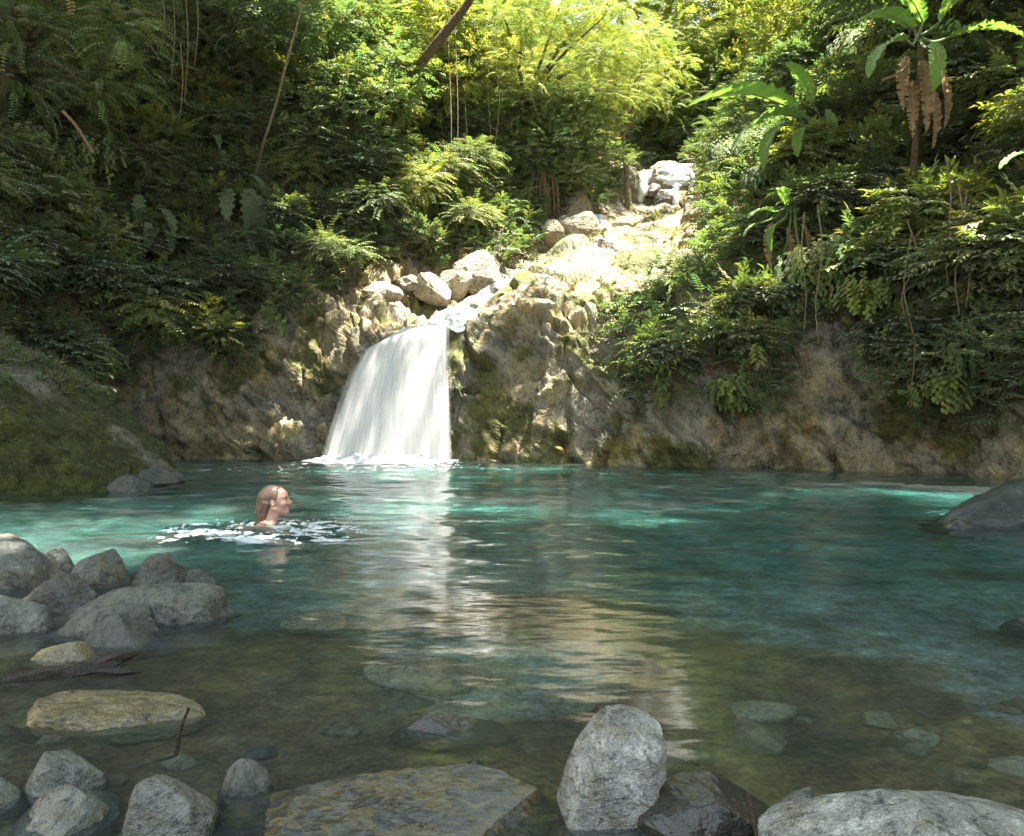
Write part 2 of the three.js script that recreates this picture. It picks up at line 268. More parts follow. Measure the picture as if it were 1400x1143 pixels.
function hit(u, v, from = 8) {                              // where the line of sight through a photo pixel meets the land
  for (let d = from; d < 44; d += 0.12) { const p = px(u, v, -d); if (ground(p.x, p.z) > p.y) return p; }
  return null;
}

// ───────────────────────── pool: bed and water
function bedDepth(x, z) {
  const t = -z, edge = 0.10 * fbm(x * 0.6, z * 0.6, 5.1, 3), near = sstep(-1.2, 1.2, z);
  const left = sstep(0.3, -2.6, x) * sstep(6.5, 3.0, t);
  let d = 0.04 + 0.05 * sstep(1.4, 2.4, t) + 0.20 * sstep(2.2, 4.2, t) + 0.34 * sstep(3.6, 6.5, t) + 0.22 * sstep(6, 10, t);
  d = mixf(d, 0.08 + 0.05 * sstep(2, 4, t), left * 0.85);
  return -d + edge * 0.7 - 0.02 + near * 0.35 + 0.02 * fbm(x * 3, z * 3, 1.1, 3);
}
{
  const p = [], u = [], ii = [], xs = [], zs = [];
  for (let x = -10.4; x <= 10.4; x += Math.abs(x) < 3 ? 0.045 : 0.16) xs.push(x);
  for (let z = 7; z >= -18.6; z -= z < 0 && z > -5 ? 0.045 : 0.16) zs.push(z);
  const cc = [];
  for (const z of zs) for (const x of xs) {
    p.push(x, bedDepth(x, z), z); u.push(x, z);
    const silt = sstep(-0.08, 0.12, fbm(x * 0.9, z * 0.9, 6.6, 5) + (-z - 3.5) * 0.16), m = 0.85 + 0.5 * fbm(x * 1.7, z * 1.7, 3.1, 4), gold = sstep(0, 0.25, fbm(x * 1.3 + 7, z * 2.1, 9.1, 4));
    cc.push(mixf(0.47 + 0.12 * gold, 0.88, silt) * m, mixf(0.32 + 0.06 * gold, 0.88, silt) * m, mixf(0.17 - 0.02 * gold, 0.86, silt) * m);
  }
  for (let j = 0; j + 1 < zs.length; j++) for (let i = 0; i + 1 < xs.length; i++) { const a = j * xs.length + i, b = a + xs.length; ii.push(a, a + 1, b, b, a + 1, b + 1); }
  tag(mesh('pool_bed', geom(p, ii, u, cc), M.bed), 'gravel bed of the pool and its near bank', 'pool bed', null, 'structure');
}
const SW = { x: -1.98, z: -6.62 };                          // where the swimmer is
function wave(x, z) {
  const t = -z, calm = mixf(0.08, 1, sstep(3.2, 7.5, t));
  const fd = Math.hypot(x + 2.5, z + 16.4), sd = Math.hypot((x - SW.x) * 0.8, (z - SW.z - 0.3) * 0.85);
  let h = 0.022 * fbm(x * 0.9, z * 1.5, 2.2, 3) + 0.021 * fbm(x * 2.2, z * 3.2, 7.7, 3) + 0.008 * ridged(x * 3.0 + z, z * 4.0, 3.3, 2);
  h = h * calm * (1 + 1.6 * Math.exp(-fd / 2.2)) + 0.006 * calm * Math.sin(fd * 9 + 3 * noise(x, z, 1)) * Math.exp(-fd / 5);
  const sp = Math.exp(-Math.pow(sd / 0.62, 4));
  h += sp * (0.034 * ridged(x * 4, z * 5, 4.4, 3) + 0.02 * fbm(x * 14, z * 14, 2.2, 2)) + 0.010 * Math.sin(sd * 16) * Math.exp(-sd / 0.7) * sstep(0.2, 0.5, sd);
  h += 0.0035 * (1 - calm) * fbm(x * 1.6 + z * 0.7, z * 5 - x * 1.2, 8.8, 3);
  return h;
}
{
  const p = [], u = [], ii = [], xs = [], zs = [];
  for (let x = -10.4; x <= 10.4; x += Math.abs(x) < 8 ? 0.045 : 0.2) xs.push(x);
  for (let z = 0.6; z >= -18.2; z -= z > -1 ? 0.1 : z > -4 ? 0.04 : 0.045) zs.push(z);
  for (const z of zs) for (const x of xs) { p.push(x, wave(x, z), z); u.push(x, z); }
  for (let j = 0; j + 1 < zs.length; j++) for (let i = 0; i + 1 < xs.length; i++) { const a = j * xs.length + i, b = a + xs.length; ii.push(a, a + 1, b, b, a + 1, b + 1); }
  tag(mesh('water', geom(p, ii, u), M.water), 'teal water of the pool', 'water', null, 'structure');
}
// ───────────────────────── rocks
const stone = (name, r, g, b, map, bump, scale, rough, coat = 0, bs = 0.012) => phys({ name, color: new THREE.Color().setRGB(r, g, b), map: rep(map, scale), bumpMap: rep(bump, scale), bumpScale: bs, roughness: rough, clearcoat: coat, clearcoatRoughness: 0.22 });
M.grey = stone('grey_granite', 0.20, 0.21, 0.19, cliffMap, cliffBump, 1.7, 0.8, 0.1, 0.02);
M.dark = stone('dark_granite', 0.125, 0.13, 0.115, cliffMap, cliffBump, 1.9, 0.7, 0.15, 0.02);
M.pale = stone('pale_granite', 0.60, 0.60, 0.565, graniteMap, graniteBump, 2.4, 0.85, 0, 0.016);
M.speck = stone('speckled_granite', 0.36, 0.37, 0.33, graniteMap, graniteBump, 2.6, 0.6, 0.3, 0.02);
M.wet = stone('wet_dark_stone', 0.085, 0.075, 0.058, graniteMap, graniteBump, 2.4, 0.5, 0.7, 0.02);
M.slab = stone('wet_ledge_stone', 0.42, 0.40, 0.34, slabMap, slabBump, 2.2, 0.5, 0.8, 0.012);
M.ochre = stone('ochre_stone', 0.38, 0.31, 0.15, graniteMap, slabBump, 1.7, 0.55, 0.5, 0.012);
M.sub = stone('drowned_stone', 0.50, 0.45, 0.33, cliffMap, cliffBump, 1.6, 0.9);
M.sub2 = stone('drowned_brown_stone', 0.33, 0.27, 0.18, cliffMap, cliffBump, 1.6, 0.9);
M.teal = stone('smooth_wet_stone', 0.07, 0.085, 0.08, graniteMap, graniteBump, 1.4, 0.55, 0.2);
M.cream = std({ name: 'stream_boulder_rock', color: new THREE.Color().setRGB(0.43, 0.385, 0.29), map: rep(cliffMap, 0.6), bumpMap: rep(cliffBump, 0.8), bumpScale: 0.06, roughness: 0.9 });
M.blackRock = phys({ name: 'wet_fall_rock', color: new THREE.Color().setRGB(0.16, 0.15, 0.14), map: rep(cliffMap, 0.8), bumpMap: rep(cliffBump, 0.9), bumpScale: 0.05, roughness: 0.55, clearcoat: 0.5 });
function rockGeo(rx, ry, rz, seed, o = {}) {
  const r = rng(seed * 7919 + 11), det = o.detail ?? 26, planes = [];
  for (let i = 0; i < (o.facets ?? 9); i++) { const n = V(r() * 2 - 1, r() * 1.6 - 0.6, r() * 2 - 1).normalize(); planes.push([n, mixf(0.62, 0.92, r())]); }
  for (const [nx, ny, nz, h] of o.cuts ?? []) planes.push([V(nx, ny, nz).normalize(), h]);
  let g = new THREE.IcosahedronGeometry(1, det); g.deleteAttribute('uv'); g.deleteAttribute('normal'); g = mergeVertices(g, 1e-5);
  const p = g.attributes.position, q = V(0, 0, 0), s = seed * 3.7, S = Math.max(rx, ry, rz), lump = o.lump ?? 0.16, fine = o.fine ?? 1;
  for (let i = 0; i < p.count; i++) {
    q.fromBufferAttribute(p, i);
    let k = 1 + lump * 1.5 * fbm(q.x * 0.9 + s, q.y * 0.9, q.z * 0.9, 2);
    q.multiplyScalar(k);
    for (const [n, h] of planes) { const d = q.dot(n) - h; if (d > 0) q.addScaledVector(n, -d * (o.hard ?? 0.78)); }
    q.set(q.x * rx, q.y * ry, q.z * rz);
    const f = 5 / Math.pow(S, 0.6), w = fbm(q.x * f + s, q.y * f, q.z * f, 3);
    const d = S * fine * (0.045 * w + 0.028 * ridged(q.x * f * 1.6 + s, q.y * f * 2.6 + q.x * f, q.z * f * 1.6, 4) + 0.008 * fbm(q.x * f * 9, q.y * f * 9, q.z * f * 9, 2));
    const l = Math.hypot(q.x, q.y, q.z) || 1; q.multiplyScalar(1 + d / l);
    p.setXYZ(i, q.x, q.y, q.z);
  }
  g.computeVertexNormals(); g = g.toNonIndexed();
  const P = g.attributes.position.array, uv = new Float32Array(P.length / 3 * 2), off = r() * 3;
  for (let i = 0; i < P.length; i += 9) {
    const e = [P[i + 3] - P[i], P[i + 4] - P[i + 1], P[i + 5] - P[i + 2]], f = [P[i + 6] - P[i], P[i + 7] - P[i + 1], P[i + 8] - P[i + 2]];
    const n = [Math.abs(e[1] * f[2] - e[2] * f[1]), Math.abs(e[2] * f[0] - e[0] * f[2]), Math.abs(e[0] * f[1] - e[1] * f[0])];
    const [a, b] = n[0] > n[1] && n[0] > n[2] ? [2, 1] : n[1] > n[2] ? [0, 2] : [0, 1];
    for (let k = 0; k < 3; k++) { uv[(i / 3 + k) * 2] = P[i + k * 3 + a] + off; uv[(i / 3 + k) * 2 + 1] = P[i + k * 3 + b] + off * 0.7; }
  }
  g.setAttribute('uv', new THREE.BufferAttribute(uv, 2));
  return g;
}
let rockSeed = 1;
// u0, u1, top and waterline of a rock in the photograph; depth: thickness away from the eye against its width
function rock(name, u0, u1, vt, vb, mat, label, group, o = {}) {
  const zf = -EYE * F / (vb - CY), dep = o.depth ?? 0.8, half = (u1 - u0) / 2 / F; let zc = zf;
  for (let i = 0; i < 4; i++) zc = zf - half * -zc * dep * 0.8;
  const rx = half * -zc, rz = rx * dep, top = o.top ?? (EYE - (vt - CY) / F * -(zc + rz * 0.25)), sink = o.sink ?? Math.max(0.10, Math.min(0.4, -bedDepth(((u0 + u1) / 2 - CX) / F * -zc, zc) + 0.05));
  const ry = (top + sink) / 2 * 1.02, m = mesh(name, rockGeo(rx * 1.14, ry * (o.flat ?? 1.04), rz * 1.08, o.seed ?? rockSeed, o), mat); rockSeed++;
  m.position.set(((u0 + u1) / 2 - CX) / F * -zc, (top - sink) / 2, zc); m.rotation.set(o.rx ?? 0, o.ry ?? 0, o.rz ?? 0);
  tag(m, label, 'rock', group); return m;
}
const pile = 'boulders heaped at the pool edge';
const soft = { flat: 0.88, facets: 10, hard: 0.86, fine: 0.8, lump: 0.28 };
rock('boulder', -60, 102, 732, 808, M.grey, 'broad grey boulder behind the wedge-shaped rock of the heap', pile, { ...soft, depth: 0.9, detail: 36, rz: -0.14, seed: 2 });
rock('boulder', 60, 112, 742, 776, M.grey, 'small grey rock showing between two bigger boulders at the back of the heap', pile, { ...soft, depth: 0.8, detail: 22 });
rock('boulder', 92, 184, 736, 804, M.grey, 'peaked pale grey boulder at the back of the heap', pile, { ...soft, depth: 0.8, detail: 32, seed: 21, cuts: [[0.5, 0.8, 0.3, 0.76], [-0.8, 0.5, 0.2, 0.74]] });
rock('boulder', 172, 264, 751, 802, M.dark, 'dark rounded rock behind the largest boulder', pile, { ...soft, depth: 0.8, detail: 32 });
rock('boulder', 240, 294, 773, 802, M.dark, 'small dark rock beside the outer end of the largest boulder', pile, { ...soft, depth: 0.7, detail: 22 });
rock('boulder', 20, 150, 780, 840, M.dark, 'wedge-shaped dark grey rock wedged between boulders', pile, { ...soft, depth: 0.6, detail: 34, rz: 0.18, cuts: [[0.75, 0.6, 0.3, 0.7], [0, 0.3, 1, 0.66]], hard: 0.9, seed: 6 });
rock('boulder', -60, 60, 798, 866, M.grey, 'smooth dark rock cut off by the edge of the heap', pile, { ...soft, depth: 0.7, detail: 32, rz: -0.2 });
rock('boulder', 92, 308, 782, 856, M.grey, 'largest wide grey boulder of the heap with a lighter top ridge', pile, { ...soft, depth: 0.62, detail: 52, seed: 34, rz: 0.02, facets: 3, cuts: [[-0.75, 0.7, 0.5, 0.68], [0.1, 1, 0.1, 0.8], [0.1, 0.2, 1, 0.66]], hard: 0.82, top: 0.185 });
rock('boulder', 66, 206, 826, 872, M.grey, 'low pale rock leaning on the largest boulder', pile, { ...soft, depth: 0.7, detail: 32, rz: 0.22, seed: 9 });
rock('boulder', 114, 218, 840, 886, M.dark, 'small rough wedge of rock in front of the largest boulder', pile, { ...soft, depth: 0.7, detail: 32, cuts: [[0.8, 0.7, 0, 0.6]], seed: 16, fine: 0.9 });
rock('low_rock', 44, 132, 879, 906, M.ochre, 'low mossy brown rock barely above the shallow water', null, { depth: 0.7, detail: 28 });
rock('flat_rock', 18, 262, 938, 1000, M.ochre, 'flat ochre ledge rock half under water beside the twig', null, { depth: 0.55, detail: 46, seed: 41, facets: 4, cuts: [[0.05, 1, 0.12, 0.5], [-0.9, 0.4, 0.3, 0.75]], hard: 0.95, top: 0.085 });
rock('low_rock', 40, 138, 1022, 1086, M.speck, 'small speckled rock rising from the shallows below the flat ochre ledge', null, { depth: 0.9, detail: 32, rz: 0.25 });
rock('low_rock', -40, 28, 1058, 1105, M.speck, 'speckled rock cut by the picture edge beside the small speckled rock', null, { depth: 0.9, detail: 26 });
rock('low_rock', 172, 296, 1066, 1150, M.speck, 'coarse black and white speckled rock next to the yellow slab', null, { depth: 0.9, detail: 40, rz: 0.25, fine: 1.2 });
rock('low_rock', 303, 364, 1045, 1088, M.grey, 'small rounded stone with pale top beyond the speckled rock', null, { depth: 0.9, detail: 26, facets: 3, hard: 0.6, seed: 5 });
rock('slab_rock', 325, 735, 1070, 1160, M.slab, 'wide wet slab with yellow crust over blue-grey stone', null, { depth: 0.6, detail: 48, seed: 77, facets: 3, cuts: [[0.02, 1, 0.16, 0.42], [0.9, 0.4, 0.4, 0.8], [-0.85, 0.6, 0.1, 0.7]], hard: 0.97, top: 0.074, lump: 0.2 });
rock('low_rock', 536, 694, 957, 1006, M.wet, 'dark wet rock barely breaking the smooth shallow water', null, { depth: 0.5, detail: 34, rz: 0.1, top: 0.035, cuts: [[0.6, 0.8, 0, 0.6]] });
rock('standing_rock', 770, 904, 972, 1132, M.pale, 'pale grey rock standing upright in the shallows', null, { depth: 0.72, detail: 52, seed: 53, rz: -0.16, facets: 5, cuts: [[-0.86, 0.5, 0.2, 0.66], [0.1, 0.1, 1, 0.7], [1, 0.1, 0.3, 0.8]], hard: 0.75, fine: 0.75, top: 0.245, sink: 0.16 });
rock('dark_boulder', 880, 1088, 1022, 1150, M.wet, 'dark wet boulder between the upright rock and the pale granite', null, { depth: 0.75, detail: 50, seed: 64, rz: -0.22, facets: 5, top: 0.07, cuts: [[0.6, 0.8, 0.1, 0.6]] });
rock('low_rock', 1040, 1118, 1072, 1168, M.speck, 'small mottled rock tucked against the wide pale granite boulder', null, { depth: 0.8, detail: 36, rz: -0.2 });
rock('granite_boulder', 1084, 1500, 1058, 1260, M.pale, 'wide pale granite boulder with lichen-like mottling', null, { depth: 0.55, detail: 50, seed: 83, facets: 3, rz: -0.10, cuts: [[0.15, 1, 0.05, 0.66], [-0.75, 0.7, 0.2, 0.72]], hard: 0.8, fine: 0.5, top: 0.185 });
rock('smooth_boulder', 1278, 1560, 664, 722, M.teal, 'smooth dark wet boulder rising from the pool far from the heap', null, { depth: 0.6, detail: 44, seed: 95, rz: 0.14, facets: 4, fine: 0.5 });
rock('low_rock', 1262, 1345, 696, 724, M.wet, 'small black splashed rock at the foot of the smooth boulder', null, { depth: 0.7, detail: 26, top: 0.06 });
rock('low_rock', 1372, 1450, 832, 856, M.wet, 'tip of a black rock in the deep teal water', null, { depth: 0.7, detail: 24, top: 0.03 });
// stones lying under the water, each resting on the bed
function drowned(u, v, w, h, mat, deep, label = 'rounded brown stone lying under the shallow water', dep = 0.8) {
  const z = -EYE * F / (v - CY), x = (u - CX) / F * -z, s = w / 2 / F * -z, y = bedDepth(x, z * 1.05), m = mesh('drowned_stone', rockGeo(s, Math.min(h, s * 0.7), s * dep, rockSeed++, { detail: 16, facets: 16, hard: 0.9, lump: 0.35 }), mat);
  m.position.set(x, Math.max(y + h * 0.35, -deep), z); m.rotation.y = rockSeed; tag(m, label, 'stone', 'stones under the water'); return m;
}
drowned(432, 842, 120, 0.11, M.sub, 0.10, 'long drowned boulder beyond the outer end of the largest boulder');
drowned(590, 905, 210, 0.12, M.sub, 0.24, 'broad drowned boulder under the smooth water in mid pool');
drowned(1040, 955, 95, 0.12, M.sub, 0.16, 'square pale stone under the water beyond the dark boulder', 0.9);
drowned(90, 1118, 190, 0.10, M.speck, 0.05, 'large pale stone just under the surface below the speckled rocks');
drowned(775, 940, 80, 0.10, M.sub, 0.2); drowned(840, 925, 60, 0.08, M.sub, 0.3);
{
  const r = rng(404);
  for (let i = 0; i < 64; i++) { const v = 830 + 300 * Math.pow(r(), 0.8), u = r() * 1420 - 10, w = (20 + 110 * r() * r()) * (v / 1000); if (v > 1050 && u > 280) continue; drowned(u, v, w, (0.03 + 0.05 * r()) * (w / 60), [M.sub, M.sub2, M.ochre, M.sub2, M.dark][Math.floor(r() * 5)], 9); }
}
// boulders of the stream and the upper fall
function crag(name, u, v, z, rx, ry, rz, mat, label, group, o = {}) { const p = px(u, v, z), m = mesh(name, rockGeo(rx, ry, rz, rockSeed++, { detail: 28, fine: 1.1, ...o }), mat); m.position.copy(p); m.rotation.set(0, o.ry ?? 0, o.rz ?? 0); tag(m, label, 'rock', group); return m; }
const st = 'boulders along the upper stream';
crag('stream_boulder', 787, 318, -22.7, 0.85, 0.62, 0.8, M.cream, 'rounded sunlit boulder beside the small middle cascade', st, { rz: 0.15 });
crag('stream_boulder', 851, 312, -23.6, 0.34, 0.34, 0.4, M.cream, 'small sunlit boulder on the other side of the middle cascade', st);
crag('stream_boulder', 905, 292, -25.2, 0.42, 0.30, 0.4, M.cream, 'pale loose block under the upper fall', st, { facets: 14, hard: 0.95 });
const blk = { facets: 22, hard: 0.97, lump: 0.35, fine: 1.3, detail: 34 };
crag('stream_boulder', 655, 378, -20.3, 0.78, 0.55, 0.6, M.cream, 'largest pale blocky boulder at the head of the chute', st, { ...blk, rz: -0.25 });
crag('stream_boulder', 622, 388, -19.9, 0.52, 0.42, 0.5, M.cream, 'squat pale block leaning on the largest chute boulder', st, { ...blk, rz: 0.5 });
crag('stream_boulder', 594, 398, -19.4, 0.62, 0.34, 0.5, M.cream, 'slanting pale slab beside the chute', st, { ...blk, rz: -0.7 });
crag('stream_boulder', 686, 392, -20.0, 0.34, 0.24, 0.4, M.cream, 'small pale wedge at the top end of the chute', st, { ...blk, rz: -0.3 });
crag('stream_boulder', 678, 396, -19.0, 0.15, 0.15, 0.2, M.blackRock, 'small black wet rock where the chute leaves the shelf', st);
crag('stream_boulder', 648, 418, -18.3, 0.12, 0.10, 0.14, M.blackRock, 'black wet stone poking through the chute water', st);
crag('stream_boulder', 562, 392, -19.6, 0.48, 0.28, 0.4, M.cream, 'yellow-mossed block on the slope over the waterfall', st, { ...blk, rz: -0.3 });
crag('stream_boulder', 520, 402, -19.0, 0.55, 0.30, 0.45, M.cream, 'broad low block half buried over the waterfall', st, { ...blk, rz: -0.15 });
crag('stream_boulder', 756, 318, -22.2, 0.36, 0.34, 0.4, M.cream, 'brown boulder at the foot of the hanging roots', st, { rz: 0.3 });
crag('stream_boulder', 780, 285, -24.3, 0.7, 0.5, 0.5, M.cream, 'half-hidden brown boulder behind the middle cascade', st);
crag('fall_crag', 915, 262, -27.6, 1.55, 0.95, 0.9, M.cream, 'wide pale crag carrying the upper fall', st, { detail: 36, facets: 12, hard: 0.92 });
crag('fall_crag', 855, 262, -27.2, 0.75, 0.85, 0.8, M.cream, 'brown crag behind the thin tree beside the upper fall', st, { detail: 30, facets: 10 });
crag('fall_crag', 912, 274, -26.6, 0.55, 0.36, 0.45, M.blackRock, 'black wet rock at the foot of the upper fall', st, { facets: 10 });
crag('fall_crag', 893, 262, -26.7, 0.30, 0.26, 0.3, M.blackRock, 'small dark wet rock between the upper fall rivulets', st);
{ // driftwood log and twig
  const g = group('driftwood_log', [px(120, 925, -2.85).x, 0, -2.85]);
  const wood = phys({ name: 'wet_wood', color: new THREE.Color().setRGB(0.05, 0.037, 0.03), map: rep(barkMap, 5), bumpMap: rep(barkMap, 5), bumpScale: 0.02, roughness: 0.8, clearcoat: 0.15 });
  const piece = (n, rx, ry, rz, seed, x, y, z, rot, turn) => { const m = mesh(n, rockGeo(rx, ry, rz, seed, { detail: 30, facets: 26, hard: 0.98, lump: 0.5, fine: 0.5 }), wood, g); m.position.set(x, y, z); m.rotation.set(0, turn, rot); };
  piece('trunk', 0.30, 0.034, 0.045, 501, -0.12, 0.0, 0.05, 0.13, 0.25); piece('broken_branch', 0.13, 0.022, 0.03, 502, 0.07, 0.035, -0.01, 0.24, 0.3); piece('splinter', 0.10, 0.015, 0.025, 503, 0.12, 0.012, 0.03, -0.05, 0.1);
  tag(g, 'dark broken driftwood log lying in the shallows above the flat ochre ledge', 'log');
  const t = group('twig', [px(240, 1035, -2.15).x, -0.02, -2.15]);
  mesh('stem', tube([[-0.06, -0.03, 0], [-0.005, 0.01, 0], [0.012, 0.06, 0.01], [0.022, 0.1, 0.015], [0.043, 0.15, 0.02]], [0.006, 0.0065, 0.006, 0.005, 0.0045], 7, 8), M.bark, t);
  mesh('side_shoot', tube([[0.014, 0.07, 0.01], [-0.02, 0.062, 0.03], [-0.06, 0.05, 0.05]], [0.003, 0.0025, 0.0015], 5, 8), M.bark, t);
  mesh('side_shoot', tube([[0.0, 0.02, 0], [-0.05, -0.005, 0.03], [-0.12, -0.02, 0.06]], [0.004, 0.003, 0.002], 5, 8), M.bark, t);
  tag(t, 'bare crooked twig sticking out of the shallow water', 'twig');
  const s = mesh('stick', tube([[px(1022, 1085, -1.72).x, px(1022, 1085, -1.72).y, -1.72], [px(1030, 1115, -1.66).x, px(1030, 1115, -1.66).y, -1.66], [px(1042, 1150, -1.62).x, px(1042, 1150, -1.62).y - 0.05, -1.62]], [0.004, 0.005, 0.005], 6, 8), M.bark);
  tag(s, 'thin brown stick leaning on the dark wet boulder', 'stick');
}
{ // mossy mound
  const g = group('mossy_mound', [-7.3, 0, -10.6]);
  const geo = rockGeo(2.75, 2.35, 2.0, 301, { detail: 52, facets: 2, lump: 0.12, fine: 0.9, cuts: [[0.7, 0.71, 0.05, 0.64], [0.1, 0.35, 0.9, 0.72], [0.6, 0.2, 0.75, 0.8]], hard: 0.88 });
  const P = geo.attributes.position, c = new Float32Array(P.count * 3);
  for (let i = 0; i < P.count; i++) {
    const x = P.getX(i), y = P.getY(i), z = P.getZ(i), m = sstep(-0.24, -0.06, fbm(x * 0.9, y * 0.9, z * 0.9, 5) + 0.1 * fbm(x * 9, y * 9, z * 9, 2)), q = 0.8 + 0.6 * fbm(x * 5, y * 5, z * 5, 3);
    c[i * 3] = mixf(0.27, 0.085, m) * q; c[i * 3 + 1] = mixf(0.255, 0.10, m) * q; c[i * 3 + 2] = mixf(0.19, 0.010, m) * q;
  }
  geo.setAttribute('color', new THREE.BufferAttribute(c, 3));
  const body = mesh('rock_body', geo, M.cliff, g); body.position.y = -0.1;
  tag(g, 'mossy green rock mound sloping into the pool', 'rock');
  globalThis.__mound = { g, body };
  for (const [u, v, w, lab] of [[205, 664, 0.34, 'dark low stone at the tip of the mossy mound'], [170, 672, 0.26, 'brown stone at the waterline of the mossy mound'], [128, 668, 0.42, 'wet stone under the mossy face of the mound'], [236, 661, 0.18, 'smallest stone off the tip of the mossy mound']]) {
    const z = -EYE * F / (v - CY), m = mesh('shore_stone', rockGeo(w, w * 0.55, w * 0.6, rockSeed++, { detail: 20, facets: 12, hard: 0.95 }), M.dark); m.position.set((u - CX) / F * -z, 0.04, z - 0.1); tag(m, lab, 'rock', 'stones at the foot of the mossy mound');
  }
}
// ───────────────────────── falling water
const streakAlpha = texture(768, (u, v) => {
  const s = fbm(u * 40, v * 2, 3.3, 3, 2), s2 = fbm(u * 90, v * 2, 6.3, 2, 2), b = fbm(u * 10, v * 2, 1.3, 3, 2); const a = 0.46 + 0.22 * s + 0.10 * s2 + 0.6 * b; return [a, a, a];
}, false);
const streakBump = texture(512, (u, v) => { const h = 0.5 + 0.4 * fbm(u * 64, v * 2, 2.7, 3, 2) + 0.2 * fbm(u * 16, v * 2, 9.7, 2, 2); return [h, h, h]; }, false);
M.fall = phys({ name: 'falling_water', color: new THREE.Color().setRGB(0.88, 0.865, 0.85), roughness: 0.75, transmission: 0.25, thickness: 0, bumpMap: rep(streakBump, 1), bumpScale: 0.006, side: THREE.DoubleSide });
M.veil = phys({ name: 'water_veil', color: new THREE.Color().setRGB(0.88, 0.865, 0.85), roughness: 0.8, transmission: 0.25, thickness: 0, alphaMap: streakAlpha, transparent: true, side: THREE.DoubleSide });
M.spray = phys({ name: 'fine_spray', color: new THREE.Color().setRGB(0.82, 0.81, 0.79), roughness: 0.9, transmission: 0.25, thickness: 0, alphaMap: streakAlpha, opacity: 0.3, transparent: true, side: THREE.DoubleSide });
M.froth = phys({ name: 'froth', color: new THREE.Color().setRGB(0.74, 0.76, 0.77), roughness: 0.7, transmission: 0.15, thickness: 0, bumpMap: rep(graniteBump, 1.5), bumpScale: 0.03, side: THREE.DoubleSide });
function sheet(fn, nu, nv) { const p = [], u = [], ii = []; for (let j = 0; j <= nv; j++) for (let i = 0; i <= nu; i++) { const q = fn(i / nu, j / nv); p.push(q[0], q[1], q[2]); u.push(q[3] ?? i / nu, q[4] ?? j / nv); } for (let j = 0; j < nv; j++) for (let i = 0; i < nu; i++) { const a = j * (nu + 1) + i, b = a + nu + 1; ii.push(a, b, a + 1, b, b + 1, a + 1); } return geom(p, ii, u); }
function foamPatches(list, O) { // thin uneven rafts of froth; their rims dip under the waves
  const out = [];
  list.forEach(([x, z, R], k) => {
    const n = 18, ring = 4, p = [0, 0, 0], ii = [];
    for (let j = 1; j <= ring; j++) for (let i = 0; i < n; i++) { const t = i / n * 6.283, w = R * j / ring * (1 + 0.75 * noise(Math.cos(t) * 1.4 + k, Math.sin(t) * 1.4, k * 0.7)); p.push(Math.cos(t) * w * 1.9, 0, Math.sin(t) * w * 0.8); }
    for (let i = 0; i < p.length; i += 3) { const d = Math.hypot(p[i] / 1.9, p[i + 2] / 0.8) / R, X = x + p[i], Z = z + p[i + 2]; p[i + 1] = wave(X, Z) + 0.009 * (1 - d * d) - 0.0035 + 0.009 * noise(X * 45, Z * 45, 3); p[i] = X - O.x; p[i + 2] = Z - O.z; }
    for (let i = 0; i < n; i++) ii.push(0, 1 + (i + 1) % n, 1 + i); for (let j = 0; j < ring - 1; j++) for (let i = 0; i < n; i++) { const A = 1 + j * n + i, B = 1 + j * n + (i + 1) % n; ii.push(A, B, A + n, B, B + n, A + n); }
    out.push(geom(p, ii, p.filter((_, i) => i % 3 !== 1)));
  });
  return mergeGeometries(out);
}
